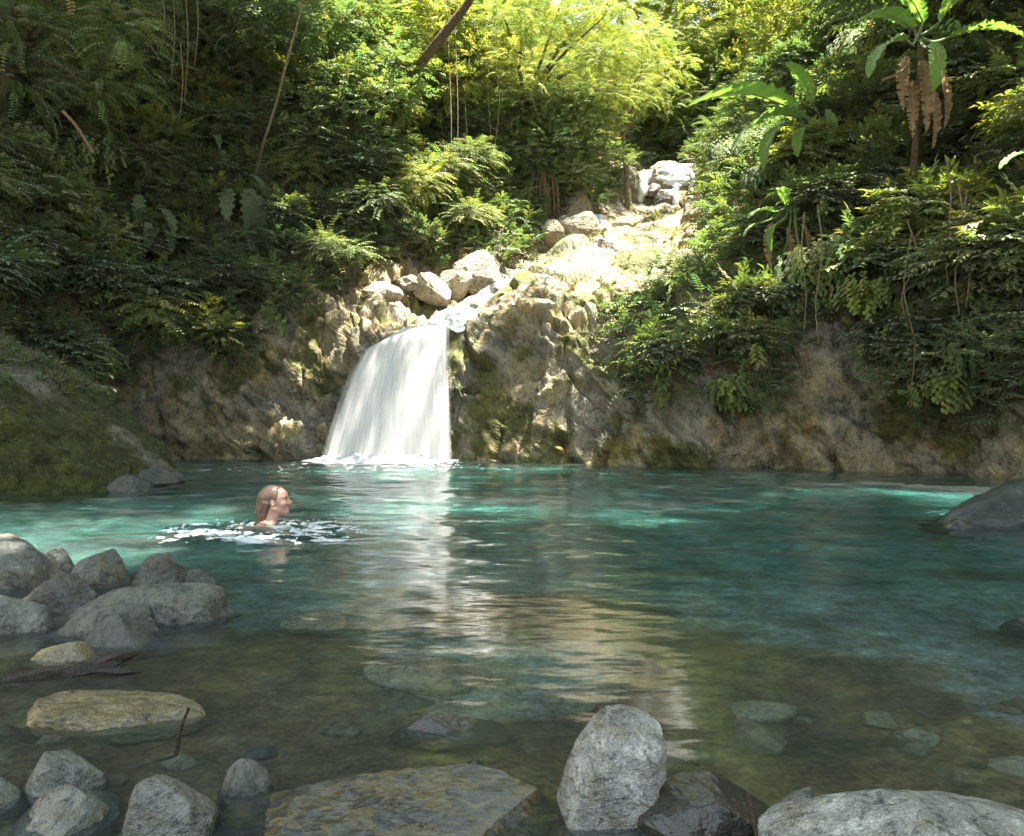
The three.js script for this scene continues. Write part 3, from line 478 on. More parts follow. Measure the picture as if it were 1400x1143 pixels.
{
  const W = group('waterfall', [-2.5, 0, -16.5]), O = W.position;
  // the lip rises from the outer side to the chute; water leaves it along parabolas
  const lip = (a) => [mixf(-2.72, -1.44, a), 2.46 + 0.40 * a + 0.05 * Math.sin(a * 7), mixf(-16.9, -16.98, a)];
  const drop = (off, amp, seed, a0 = 0, a1 = 1) => (i, b) => {
    const a = mixf(a0, a1, i), [lx, ly, lz] = lip(a), t = b, y = (ly + 0.03) * (1 - t * t) + 0.03 * t * (1 - t) * 4 - 0.08 * t, out = (0.50 + off) * t + 0.05;
    const side = -0.94 * Math.pow(clamp(1 - a, 0, 2), 1.5) * (0.8 * t + 0.2 * t * t) + 0.10 * a * a * t;
    const fl = amp * (fbm(a * 9, t * 0.6, seed, 3) + 0.12 * fbm(a * 50, t * 0.9, seed + 4, 2)) * (0.3 + 0.7 * t);
    return [lx + side + 0.02 * noise(a * 30, t * 2, seed) - O.x, y, lz + out + fl - O.z, a * 1.6, t * 1.2];
  };
  mesh('water_sheet', sheet(drop(-0.05, 0.10, 1.1), 220, 60), M.fall, W);
  mesh('water_veil', sheet(drop(0.05, 0.13, 4.4, -0.02, 1.02), 220, 50), M.veil, W);
  mesh('water_veil', sheet(drop(0.13, 0.16, 8.8, -0.04, 1.035), 200, 40), M.veil, W);
  for (let k = 0; k < 4; k++) mesh('spray', sheet(drop(0.02 + 0.07 * k, 0.3, 2.2 + k * 3, -0.05 - 0.012 * k, 1.045 + 0.014 * k), 160, 40), M.spray, W);
  // white water down the chute
  const c = new THREE.CatmullRomCurve3(STREAM.slice(0, 4)), wid = [1.75, 1.55, 1.1, 0.7];
  const chute = (i, b) => {
    const t = b, p = c.getPoint(t), f = t * 3, k = Math.min(2, Math.floor(f)), w = mixf(wid[k], wid[k + 1], f - k) * (1 + 0.25 * noise(t * 5, i < 0.5 ? 1 : 7, 2)), s = (i - 0.5) * w, e = Math.pow(Math.abs(2 * i - 1), 2.5);
    const x = p.x + s * mixf(0.92, 0.78, t), y = p.y + 0.09 - 0.16 * e + 0.16 * fbm(i * 4, t * 6, 3.1, 4) + 0.07 * ridged(i * 7, t * 9, 5.1, 3), z = p.z + s * mixf(0.15, 0.62, t);
    const [lx, ly, lz] = lip(i), m = sstep(0.02, 0.34, t); return [mixf(lx, x, m) - O.x, mixf(ly + 0.035 + t * 0.5 * i, y, m), mixf(lz + 0.08 - t * 1.6, z, m) - O.z, i * w, t * 4];
  };
  mesh('chute_water', sheet(chute, 60, 140), M.froth, W);
  // froth where it meets the pool
  const fr = (i, b) => { const a = i, x = mixf(-4.35, -1.0, a), zc = -16.62 + 0.12 * Math.sin(a * 3), wz = (0.30 + 0.44 * Math.sin(Math.PI * clamp(a * 1.02))) * (1 + 0.35 * noise(a * 9, 1, 2)), z = zc + (b - 0.25) * wz * 1.5; const e = 1.6 * Math.sin(Math.PI * b) * Math.pow(Math.sin(Math.PI * clamp(a, 0.001, 0.999)), 0.4); return [x - O.x, -0.04 + 0.16 * e * (0.75 + 0.6 * fbm(a * 18, b * 4, 3.3, 3)), z - O.z, a * 3, b]; };
  mesh('froth', sheet(fr, 160, 26), M.froth, W);
  { // foam carried out over the pool
    const r = rng(58), list = []; for (let k = 0; k < 210; k++) { const a = r(), d = Math.pow(r(), 1.6) * 2.6; list.push([mixf(-4.2, -1.1, a) + (a - 0.5) * d * 0.9 + 0.3 * (r() - 0.5), -16.15 + d, (0.012 + 0.05 * r() * r()) * (1 - 0.2 * d)]); }
    const fm = mesh('foam', foamPatches(list, O), M.froth, W); fm.userData.kind = 'stuff';
  }
  tag(W, 'white silky waterfall pouring from the rock lip into the pool', 'waterfall');
}
{
  const W = group('cascade', [2.6, 6.3, -23.4]), O = W.position;
  const f = (i, b) => { const x = mixf(2.32, 2.86, i) + 0.06 * noise(b * 3, i * 3, 1), y = mixf(6.95, 6.1, b) + 0.05 * fbm(i * 6, b * 5, 2.2, 3), z = mixf(-23.9, -22.9, Math.pow(b, 1.4)) + 0.06 * fbm(i * 9, b * 3, 5.1, 2) - 0.25 * Math.pow(2 * i - 1, 2); return [x - O.x, y - O.y, z - O.z, i, b]; };
  mesh('white_water', sheet(f, 40, 40), M.froth, W);
  tag(W, 'short white cascade between two sunlit boulders', 'waterfall');
}
{
  const W = group('upper_fall', [5.3, 7.6, -27]), O = W.position;
  const crags = scene.children.filter(o => o.name.startsWith('fall_crag')); crags.forEach(o => o.updateMatrixWorld(true));
  const ray = new THREE.Raycaster(), E = V(0, EYE, 0);
  const strand = (pts, s) => mesh('water_strand', sheet((i, b) => { // water clinging to the crag: u, v, half width along its way
    const f = b * (pts.length - 1), k = Math.min(pts.length - 2, Math.floor(f)), t = f - k, w = mixf(pts[k][2], pts[k + 1][2], t), u = mixf(pts[k][0], pts[k + 1][0], t) + (i * 2 - 1) * w * (1 + 0.4 * noise(b * 6, i < 0.5 ? 2 : 5, s)), v = mixf(pts[k][1], pts[k + 1][1], t);
    ray.set(E, px(u, v, -20).sub(E).normalize()); const h = ray.intersectObjects(crags, false)[0]; const z = h ? h.point.z + 0.14 : -27.6, p = px(u, v, z + 0.05 * fbm(i * 6, b * 5, s, 3) - 0.14 * Math.pow(Math.abs(2 * i - 1), 3)); return [p.x - O.x, p.y - O.y, p.z - O.z, i, b]; }, 12, 22), M.froth, W);
  strand([[930, 224, 20], [930, 234, 30], [926, 246, 27], [926, 254, 12]], 1.1); strand([[950, 232, 8], [953, 250, 10], [950, 270, 7], [948, 292, 9]], 3.3); strand([[925, 248, 8], [924, 266, 5], [926, 288, 6]], 2.2); strand([[886, 232, 8], [880, 250, 7], [876, 272, 6], [884, 290, 8]], 4.4);
  tag(W, 'thin white strands of the upper fall running over the pale crag', 'waterfall');
}
// ───────────────────────── the swimmer: one body grown from tapered bones, hair as its child
function grown(prims, lo, hi, cell) {
  const size = Math.max(hi[0] - lo[0], hi[1] - lo[1], hi[2] - lo[2]), res = Math.ceil(size / cell) + 2, mc = new MarchingCubes(res, M.bark, false, false, 160000), half = res / 2;
  mc.isolation = 0; const f = mc.field;
  for (let k = 0; k < res; k++) for (let j = 0; j < res; j++) for (let i = 0; i < res; i++) {
    const x = lo[0] + i * cell, y = lo[1] + j * cell, z = lo[2] + k * cell; let d = 1;
    for (const q of prims) {
      let e;
      if (q.r3) { const X = (x - q.a[0]) / q.r3[0], Y = (y - q.a[1]) / q.r3[1], Z = (z - q.a[2]) / q.r3[2], l = Math.sqrt(X * X + Y * Y + Z * Z), X2 = X / q.r3[0], Y2 = Y / q.r3[1], Z2 = Z / q.r3[2], g = Math.sqrt(X2 * X2 + Y2 * Y2 + Z2 * Z2); e = l < 1e-6 ? -Math.min(...q.r3) : l * (l - 1) / g; }
      else { const [ax, ay, az] = q.a, [bx, by, bz] = q.b, dx = bx - ax, dy = by - ay, dz = bz - az, t = clamp(((x - ax) * dx + (y - ay) * dy + (z - az) * dz) / (dx * dx + dy * dy + dz * dz + 1e-12)); const ex = x - ax - t * dx, ey = y - ay - t * dy, ez = z - az - t * dz; e = Math.sqrt(ex * ex + ey * ey + ez * ez) - mixf(q.ra, q.rb, t); }
      const s = q.k ?? 0.012;
      if (q.cut) { const h = clamp(0.5 - 0.5 * (d + e) / s); d = mixf(d, -e, h) + s * h * (1 - h); } else { const h = clamp(0.5 + 0.5 * (d - e) / s); d = mixf(d, e, h) - s * h * (1 - h); }
    }
    f[k * res * res + j * res + i] = -d;
  }
  mc.update();
  const n = mc.count, P = new Float32Array(n * 3), N = new Float32Array(n * 3);
  for (let i = 0; i < n; i++) { for (let a = 0; a < 3; a++) { P[i * 3 + a] = lo[a] + (mc.positionArray[i * 3 + a] * half + half) * cell; } const x = mc.normalArray[i * 3], y = mc.normalArray[i * 3 + 1], z = mc.normalArray[i * 3 + 2], l = Math.hypot(x, y, z) || 1; N[i * 3] = x / l; N[i * 3 + 1] = y / l; N[i * 3 + 2] = z / l; }
  const g = new THREE.BufferGeometry(); g.setAttribute('position', new THREE.BufferAttribute(P, 3)); g.setAttribute('normal', new THREE.BufferAttribute(N, 3)); return g;
}
{
  const ball = (a, r, k) => ({ a, b: a, ra: r, rb: r, k }), bone = (a, b, ra, rb, k) => ({ a, b, ra, rb, k }), egg = (a, r3, k) => ({ a, r3, k });
  // x: the way she faces, y up, z: her side turned to the eye
  const head = [egg([-0.012, 0.034, 0], [0.098, 0.086, 0.074], 0.01), egg([0.034, -0.02, 0], [0.058, 0.088, 0.058], 0.03), ball([0.045, 0.042, 0], 0.05, 0.03),
    bone([-0.01, -0.055, 0.05], [0.066, -0.094, 0.012], 0.017, 0.018, 0.025), bone([-0.01, -0.055, -0.05], [0.066, -0.094, -0.012], 0.017, 0.018, 0.025), ball([0.074, -0.098, 0], 0.019, 0.018),
    bone([0.082, 0.026, 0.012], [0.078, 0.03, 0.045], 0.010, 0.008, 0.014), bone([0.082, 0.026, -0.012], [0.078, 0.03, -0.045], 0.010, 0.008, 0.014),
    ball([0.064, -0.022, 0.034], 0.024, 0.022), ball([0.064, -0.022, -0.034], 0.024, 0.022),
    { ...egg([0.096, 0.006, 0.033], [0.016, 0.011, 0.016], 0.012), cut: true }, { ...egg([0.096, 0.006, -0.033], [0.016, 0.011, 0.016], 0.012), cut: true },
    ball([0.074, 0.004, 0.032], 0.0135, 0.006), ball([0.074, 0.004, -0.032], 0.0135, 0.006),
    bone([0.088, 0.016, 0], [0.116, -0.026, 0], 0.008, 0.0105, 0.012), ball([0.100, -0.031, 0.012], 0.008, 0.008), ball([0.100, -0.031, -0.012], 0.008, 0.008),
    bone([0.093, -0.052, 0], [0.080, -0.048, 0.027], 0.0075, 0.005, 0.008), bone([0.093, -0.052, 0], [0.080, -0.048, -0.027], 0.0075, 0.005, 0.008),
    bone([0.088, -0.075, 0], [0.076, -0.064, 0.025], 0.008, 0.005, 0.008), bone([0.088, -0.075, 0], [0.076, -0.064, -0.025], 0.008, 0.005, 0.008),
    { ...egg([0.098, -0.063, 0], [0.014, 0.0065, 0.024], 0.004), cut: true }, egg([0.080, -0.061, 0], [0.008, 0.008, 0.021], 0.002),
    egg([-0.012, -0.008, 0.075], [0.017, 0.029, 0.008], 0.006), egg([-0.012, -0.008, -0.075], [0.017, 0.029, 0.008], 0.006), { ...egg([-0.006, -0.006, 0.083], [0.008, 0.015, 0.006], 0.005), cut: true },
    bone([-0.028, -0.05, 0], [-0.075, -0.19, 0], 0.05, 0.052, 0.03), bone([0.0, -0.09, 0.012], [-0.04, -0.19, 0.02], 0.022, 0.03, 0.03), bone([-0.075, -0.19, 0], [-0.10, -0.21, 0.12], 0.05, 0.055, 0.04), bone([-0.075, -0.19, 0], [-0.10, -0.21, -0.12], 0.05, 0.055, 0.04)];
  const hg_ = grown(head, [-0.20, -0.26, -0.17], [0.16, 0.15, 0.17], 0.0039);
  const body = [bone([-0.075, -0.17, 0], [-0.11, -0.25, 0], 0.05, 0.07, 0.04), bone([-0.10, -0.20, 0.15], [-0.10, -0.20, -0.15], 0.055, 0.055, 0.05), egg([-0.22, -0.33, 0], [0.16, 0.11, 0.15], 0.07), egg([-0.42, -0.42, 0], [0.16, 0.09, 0.125], 0.07), egg([-0.60, -0.50, 0], [0.15, 0.10, 0.155], 0.06)];
  for (const s of [-1, 1]) body.push(bone([-0.10, -0.205, 0.16 * s], [0.10, -0.36, 0.30 * s], 0.048, 0.037, 0.03), bone([0.10, -0.36, 0.30 * s], [0.33, -0.36, 0.24 * s], 0.037, 0.025, 0.015), bone([-0.62, -0.51, 0.09 * s], [-0.98, -0.50, 0.20 * s], 0.082, 0.052, 0.03), bone([-0.98, -0.50, 0.20 * s], [-1.34, -0.44, 0.13 * s], 0.052, 0.032, 0.015), bone([-1.34, -0.44, 0.13 * s], [-1.48, -0.41, 0.13 * s], 0.032, 0.022, 0.012));
  const bg = grown(body, [-1.55, -0.68, -0.45], [0.45, -0.1, 0.45], 0.024);
  const hands = [-1, 1].map(s => {
    const w = [0.33, -0.36, 0.24 * s], f = [bone(w, [0.40, -0.365, 0.225 * s], 0.025, 0.03, 0.01), bone([0.36, -0.365, 0.215 * s], [0.41, -0.375, 0.19 * s], 0.013, 0.011, 0.008), bone([0.41, -0.375, 0.19 * s], [0.44, -0.38, 0.185 * s], 0.010, 0.008, 0.003)];
    [0.075, 0.088, 0.083, 0.064].forEach((L, i) => { const z = (0.248 - i * 0.02) * s - 0.0 * s, b = [0.415, -0.365, z], m = [0.415 + L * 0.55, -0.37, z * 0.99], e = [0.415 + L, -0.385, z * 0.97]; f.push(bone(b, m, 0.0095, 0.0085, 0.004), bone(m, e, 0.0085, 0.0065, 0.002)); });
    return grown(f, [0.30, -0.42, s > 0 ? 0.15 : -0.29], [0.52, -0.32, s > 0 ? 0.29 : -0.15], 0.0045);
  });
  const g = mergeGeometries([hg_, bg, ...hands]), P = g.attributes.position, col = new Float32Array(P.count * 3);
  for (let i = 0; i < P.count; i++) {
    const x = P.getX(i), y = P.getY(i), z = P.getZ(i), az = Math.abs(z); let c = [0.52, 0.30, 0.22];
    const blot = 1 + 0.10 * noise(x * 40, y * 40, z * 40); c = c.map(v => v * blot);
    if (y > -0.12) {
      if (x > 0.071 && y < -0.054 && y > -0.069 && az < 0.021 && x < 0.0895) c = [0.82, 0.80, 0.75];                          // teeth
      else if (x > 0.074 && y < -0.044 && y > -0.084 && az < 0.028) c = [0.52, 0.20, 0.18];                                    // lips
      else if (Math.hypot(x - 0.066, y + 0.02, az - 0.045) < 0.024) c = [0.66, 0.34, 0.27];                                    // flush of the cheek
      const ey = y - (0.002 - 6 * Math.pow(az - 0.032, 2)); if (x > 0.06 && Math.abs(ey) < 0.0028 && az > 0.016 && az < 0.05) c = [0.06, 0.035, 0.03]; // lashes of the closed eye
      const br = y - (0.030 + 0.2 * (az - 0.03) - 12 * Math.pow(az - 0.03, 2)); if (x > 0.05 && Math.abs(br) < 0.003 && az > 0.012 && az < 0.05) c = [0.20, 0.12, 0.08];
    } else if (x < -0.12 && y < -0.28 && x > -0.78 && az < 0.14) c = [0.02, 0.03, 0.06];                                        // swimsuit
    col[i * 3] = c[0]; col[i * 3 + 1] = c[1]; col[i * 3 + 2] = c[2];
  }
  g.setAttribute('color', new THREE.BufferAttribute(col, 3));
  const S = group('person', [-1.945, 0.215, -6.62]);
  mesh('body', g, phys({ name: 'skin', vertexColors: true, roughness: 0.5, clearcoat: 0.25, clearcoatRoughness: 0.3 }), S);
  const hair = [egg([-0.022, 0.040, 0], [0.100, 0.090, 0.081], 0.01), bone([-0.075, 0.03, 0], [-0.105, -0.06, 0], 0.066, 0.058, 0.03), bone([-0.105, -0.06, 0], [-0.140, -0.165, 0.01], 0.056, 0.030, 0.02), bone([-0.140, -0.165, 0.01], [-0.16, -0.215, 0.015], 0.03, 0.014, 0.02), bone([-0.05, -0.01, 0.06], [-0.092, -0.10, 0.05], 0.022, 0.016, 0.015), bone([-0.092, -0.10, 0.05], [-0.112, -0.185, 0.045], 0.016, 0.008, 0.01), bone([-0.075, 0.0, 0.062], [-0.118, -0.09, 0.048], 0.02, 0.014, 0.01), bone([-0.118, -0.09, 0.048], [-0.142, -0.18, 0.03], 0.014, 0.006, 0.01),
    { ...egg([0.082, -0.045, 0], [0.066, 0.128, 0.2], 0.008), cut: true }, { ...egg([0.0, -0.075, 0.09], [0.040, 0.085, 0.05], 0.006), cut: true }, { ...egg([0.0, -0.075, -0.09], [0.040, 0.085, 0.05], 0.006), cut: true }];
  const gh = grown(hair, [-0.22, -0.25, -0.13], [0.10, 0.15, 0.13], 0.0035), hp = gh.attributes.position, hc = new Float32Array(hp.count * 3), hn = gh.attributes.normal;
  for (let i = 0; i < hp.count; i++) { const x = hp.getX(i), y = hp.getY(i), z = hp.getZ(i), rr = y > -0.02 ? Math.hypot(x + 0.01, y + 0.02) : Math.abs(x + 0.01 - 0.35 * (y + 0.02)), s = fbm(rr * 70, z * 60, 2.5 + y * 4, 2), q = 1 + 0.9 * s; hc[i * 3] = 0.135 * q; hc[i * 3 + 1] = 0.078 * q; hc[i * 3 + 2] = 0.05 * q; const d = 0.005 * s; hp.setXYZ(i, x + hn.getX(i) * d, y + hn.getY(i) * d, z + hn.getZ(i) * d); }
  gh.setAttribute('color', new THREE.BufferAttribute(hc, 3));
  const gh2 = mergeVertices((gh.deleteAttribute('normal'), gh), 1e-4); gh2.computeVertexNormals();
  mesh('hair', gh2, phys({ name: 'wet_hair', vertexColors: true, roughness: 0.45, clearcoat: 0.35, clearcoatRoughness: 0.25 }), S);
  S.rotation.z = 0.10; S.rotation.y = 0.10; S.scale.setScalar(1.03);
  tag(S, 'smiling swimmer with wet swept-back blond hair, bare shoulders at the water surface', 'person');
}
{ // churned water round her: froth patches lying on the waves, and drops
  const r = rng(88), G = group('splash', [SW.x, 0, SW.z]), drops = [];
  const list = [];
  for (let k = 0; k < 240; k++) {
    const a = r() * 6.28, q = 0.14 + 0.52 * Math.pow(r(), 0.8), x = SW.x + Math.cos(a) * q * 1.25 + 0.02, z = SW.z + Math.sin(a) * q * 1.0 + 0.30;
    if (Math.hypot(x - SW.x + 0.06, z - SW.z) > 0.13) list.push([x, z, 0.008 + 0.036 * r() * r() + (k < 10 ? 0.05 : 0)]);
  }
  for (let k = 0; k < 70; k++) { const a = r() * 6.28, q = 0.25 + 0.5 * r(), x = Math.cos(a) * q * 1.2, z = Math.sin(a) * q * 0.9 + 0.3, s = 0.003 + 0.005 * r(), d = new THREE.IcosahedronGeometry(s, 1); d.translate(x, wave(SW.x + x, SW.z + z) + 0.01 + 0.07 * r() * r(), z); drops.push(d); }
  const fm = mesh('froth', foamPatches(list, G.position), M.froth, G), dm = mesh('drops', mergeGeometries(drops), M.froth, G); fm.userData.kind = dm.userData.kind = 'stuff';
  tag(G, 'white splashes and drops on the churned water round the swimmer', 'splash', null, 'stuff');
}
// ───────────────────────── leaves and sprigs (the pieces that crowns are made of)
class Bits {
  constructor() { this.p = []; this.i = []; }
  v(x, y, z) { this.p.push(x, y, z); return this.p.length / 3 - 1; }
  leaf(o, dir, up, len, wid, droop = 0.2, fold = 0.25) {     // a pointed leaf, folded along its midrib
    const d = dir.clone().normalize(), s = d.clone().cross(up).normalize(), n = s.clone().cross(d).normalize();
    const at = (t, w, h) => this.v(o.x + d.x * t * len + s.x * w * wid + n.x * h * len, o.y + d.y * t * len + s.y * w * wid + n.y * h * len, o.z + d.z * t * len + s.z * w * wid + n.z * h * len);
    const a = at(0, 0, 0), b = at(0.38, -0.5, fold * 0.3 - droop * 0.1), c = at(0.42, 0, -droop * 0.12), e = at(0.38, 0.5, fold * 0.3 - droop * 0.1), b2 = at(0.74, -0.3, fold * 0.12 - droop * 0.5), e2 = at(0.74, 0.3, fold * 0.12 - droop * 0.5), t = at(1, 0, -droop);
    this.i.push(a, b, c, a, c, e, c, b, b2, c, e2, e, c, b2, t, c, t, e2);
  }
  stem(a, b, r) { const d = b.clone().sub(a).normalize(), s = d.clone().cross(V(0.3, 0.9, 0.2)).normalize().multiplyScalar(r), n = s.clone().cross(d); const q = [s, s.clone().multiplyScalar(-0.5).addScaledVector(n, 0.87), s.clone().multiplyScalar(-0.5).addScaledVector(n, -0.87)]; const A = q.map(w => this.v(a.x + w.x, a.y + w.y, a.z + w.z)), B = q.map(w => this.v(b.x + w.x * 0.4, b.y + w.y * 0.4, b.z + w.z * 0.4)); for (let k = 0; k < 3; k++) { const m = (k + 1) % 3; this.i.push(A[k], A[m], B[k], B[k], A[m], B[m]); } }
  geo() { const g = geom(this.p, this.i); return g; }
}
const UPV = V(0, 1, 0);
const SPRIG = (() => {
  const out = {}; const r = rng(5);
  const variants = (n, f) => [...Array(n)].map((_, k) => { const b = new Bits(); f(b, k); return b.geo(); });
  out.broad = variants(3, (b) => { // alternate leaves along a drooping twig
    const L = 0.34, end = V(0, -0.05, L); b.stem(V(0, 0, 0), end, 0.004);
    for (let k = 0; k < 9; k++) { const t = 0.12 + 0.86 * k / 8, s = k % 2 ? 1 : -1; b.leaf(V(0, -0.05 * t * t, L * t), V(s * (k === 8 ? 0.1 : 0.8), 0.10 + 0.4 * (r() - 0.5), 0.55 + 0.3 * r()), V(0.25 * (r() - 0.5), 1, 0.25 * (r() - 0.5)), 0.125 + 0.05 * r(), 0.05 + 0.012 * r(), 0.18 + 0.25 * r()); }
  });
  out.pinnate = variants(3, (b) => { // feathery compound leaf
    const L = 0.50, pt = t => V(0, 0.04 * Math.sin(t * 2) - 0.16 * t * t, L * t); b.stem(pt(0), pt(0.5), 0.004); b.stem(pt(0.5), pt(1), 0.003);
    for (let k = 0; k < 9; k++) for (const s of [-1, 1]) { const t = 0.12 + 0.86 * k / 8; b.leaf(pt(t), V(s, -0.1 + 0.2 * (r() - 0.5), 0.42 + 0.2 * r()), V(0.1 * (r() - 0.5), 1, 0.1), 0.105 * (1 - 0.35 * t) + 0.02 * r(), 0.03, 0.2 + 0.2 * r()); }
  });
  out.small = variants(3, (b) => { // a bunch of small leaves
    for (let q = 0; q < 3; q++) { const e = V(0.16 * (r() - 0.5), 0.05 + 0.08 * (r() - 0.5), 0.2 + 0.06 * r()); b.stem(V(0, 0, 0), e, 0.003); for (let k = 0; k < 6; k++) { const t = 0.3 + 0.7 * k / 5; b.leaf(e.clone().multiplyScalar(t), V(r() * 2 - 1, 0.5 * (r() - 0.4), 0.4 + r() * 0.5), V(0.4 * (r() - 0.5), 1, 0.4 * (r() - 0.5)), 0.065 + 0.03 * r(), 0.032 + 0.012 * r(), 0.2 * r()); } }
  });
  out.heart = variants(3, (b) => { // heart leaves hanging from a creeper
    for (let k = 0; k < 6; k++) { const o = V(0.18 * (r() - 0.5), -0.06 * k + 0.1, 0.05 + 0.05 * r()); b.leaf(o, V(0.7 * (r() - 0.5), -0.75, 0.55 + 0.2 * r()), V(0.3 * (r() - 0.5), 0.6, 0.9), 0.10 + 0.05 * r(), 0.085 + 0.03 * r(), 0.12, 0.15); }
  });
  out.tuft = variants(3, (b) => { for (let k = 0; k < 11; k++) { const a = r() * 6.28, l = 0.16 + 0.16 * r(); b.leaf(V(0, 0, 0), V(Math.cos(a) * (0.3 + 0.6 * r()), 0.9, Math.sin(a) * (0.3 + 0.6 * r())), V(Math.cos(a), 0.2, Math.sin(a)), l, 0.014 + 0.006 * r(), -0.5 * r(), 0.1); } });
  out.frond = variants(2, (b) => { // fern
    for (let q = 0; q < 6; q++) { const a = q * 1.05 + r(), L = 0.42 + 0.14 * r(), cx = Math.cos(a), cz = Math.sin(a), pt = t => V(cx * L * t, 0.28 * t - 0.34 * t * t, cz * L * t); b.stem(pt(0), pt(0.6), 0.004); for (let k = 1; k < 9; k++) for (const s of [-1, 1]) { const t = 0.12 + k * 0.105; b.leaf(pt(t), V(-cz * s + cx * 0.35, -0.1, cx * s + cz * 0.35), UPV, 0.13 * (1.05 - t), 0.026, 0.1); } }
  });
  return out;
})();
const TONES = { // linear leaf colours; on trees, lime has the glow of backlit foliage mixed in
  deep: [0.045, 0.085, 0.022], mid: [0.075, 0.135, 0.028], fresh: [0.15, 0.225, 0.034], lime: [0.30, 0.35, 0.04], olive: [0.10, 0.12, 0.03], blue: [0.05, 0.10, 0.045], moss: [0.12, 0.14, 0.018], dry: [0.22, 0.17, 0.07] };
const m4 = new THREE.Matrix4(), bx_ = V(0, 0, 0), by_ = V(0, 0, 0), bz_ = V(0, 0, 0);
function sprigMatrix(p, dir, up, s) {
  bz_.copy(dir).normalize(); bx_.crossVectors(up, bz_); if (bx_.lengthSq() < 1e-4) bx_.set(1, 0, 0); bx_.normalize(); by_.crossVectors(bz_, bx_);
  return new THREE.Matrix4().makeBasis(bx_, by_, bz_).scale(V(s, s, s)).setPosition(p);
}
function scatter(name, kind, list, parent, seed) {    // list: {m: matrix, t: tone}; too many leaves to count: one part
  if (!list.length) return;
  const r = rng(seed), geos = SPRIG[kind], im = new THREE.InstancedMesh(geos[seed % geos.length], M.leaf, list.length), c = new THREE.Color();
  im.name = name; im.castShadow = im.receiveShadow = true; im.userData.kind = 'stuff';
  list.forEach((e, i) => { im.setMatrixAt(i, e.m); const q = 0.7 + 0.65 * r(), w = r(); c.setRGB(e.t[0] * q * (0.82 + 0.5 * w), e.t[1] * q, e.t[2] * q * (1.2 - 0.4 * w)); if (r() < 0.012) c.setRGB(0.32, 0.24, 0.06); im.setColorAt(i, c); });
  parent.add(im);
}
function clump(out, c, rx, ry, rz, n, r, tone, size, bias, O) { // sprigs through a rounded mass, more toward its skin, tips outward and drooping
  for (let i = 0; i < n; i++) {
    const d = V(r() * 2 - 1, r() * 2 - 1, r() * 2 - 1); if (d.lengthSq() > 1 || d.lengthSq() < 0.01) { i--; continue; } d.normalize();
    if (d.y < -0.35 && r() < 0.7) d.y *= -0.6;
    const k = Math.pow(r(), 0.45), p = V(c.x + d.x * rx * k - O.x, c.y + d.y * ry * k - O.y, c.z + d.z * rz * k - O.z);
    const dir = V(d.x + bias.x + 0.7 * (r() - 0.5), d.y * 0.45 - 0.12 + 0.5 * (r() - 0.5), d.z + bias.z + 0.7 * (r() - 0.5));
    out.push({ m: sprigMatrix(p, dir, V(0.35 * (r() - 0.5), 1, 0.35 * (r() - 0.5)), size * (0.75 + 0.5 * r())), t: tone });
  }
}
function blend(a, b, t) { return a.map((x, i) => mixf(x, b[i], t)); }
// a tree: trunk from base to fork, limbs to clumps of foliage within the crown ellipsoid
function tree(name, label, grp, base, fork, crown, rad, o) {
  const r = rng(o.seed), g = group(name, base), B = V(...base), Fk = V(...fork), C = V(...crown), out = [];
  const bark = o.bark ?? M.bark, mid = B.clone().lerp(Fk, 0.5).add(V((r() - 0.5) * 0.4, 0, (r() - 0.5) * 0.4)), loc = p => p.clone().sub(B), tr = o.trunk ?? 0.14;
  const low = B.clone(); low.y -= 0.4;
  mesh('trunk', tube([loc(low), loc(mid), loc(Fk)], [tr * 1.25, tr, tr * 0.75], 9, 1), bark, g);
  const n = o.clumps ?? 14;
  for (let k = 0; k < n; k++) {
    const a = k * 2.399 + r(), y = 1 - 2 * (k + 0.5) / n, q = Math.sqrt(1 - y * y), s = 0.55 + 0.45 * r();
    const p = V(C.x + Math.cos(a) * q * rad[0] * s, C.y + y * rad[1] * s, C.z + Math.sin(a) * q * rad[2] * s), cr = (0.26 + 0.18 * r()) * Math.min(rad[0], rad[2]) + 0.12;
    const h = Fk.clone().lerp(p, 0.5).add(V((r() - 0.5) * 0.5, 0.25 * r(), (r() - 0.5) * 0.5));
    if (k % (o.limbEvery ?? 2) === 0) mesh('limb', tube([loc(Fk.clone().lerp(mid, 0.1 * r())), loc(h), loc(p)], [tr * 0.5, tr * 0.3, tr * 0.1], 6, 1), bark, g);
    clump(out, p, cr * 1.25, cr * 0.75, cr * 1.15, Math.round((o.sprigs ?? 900) / n), r, blend(o.tone, o.tone2 ?? o.tone, r()), o.size ?? 1, V(0, 0, 0), B);
  }
  scatter('crown', o.kind ?? 'broad', out, g, o.seed + 1);
  tag(g, label, 'tree', grp); return g;
}
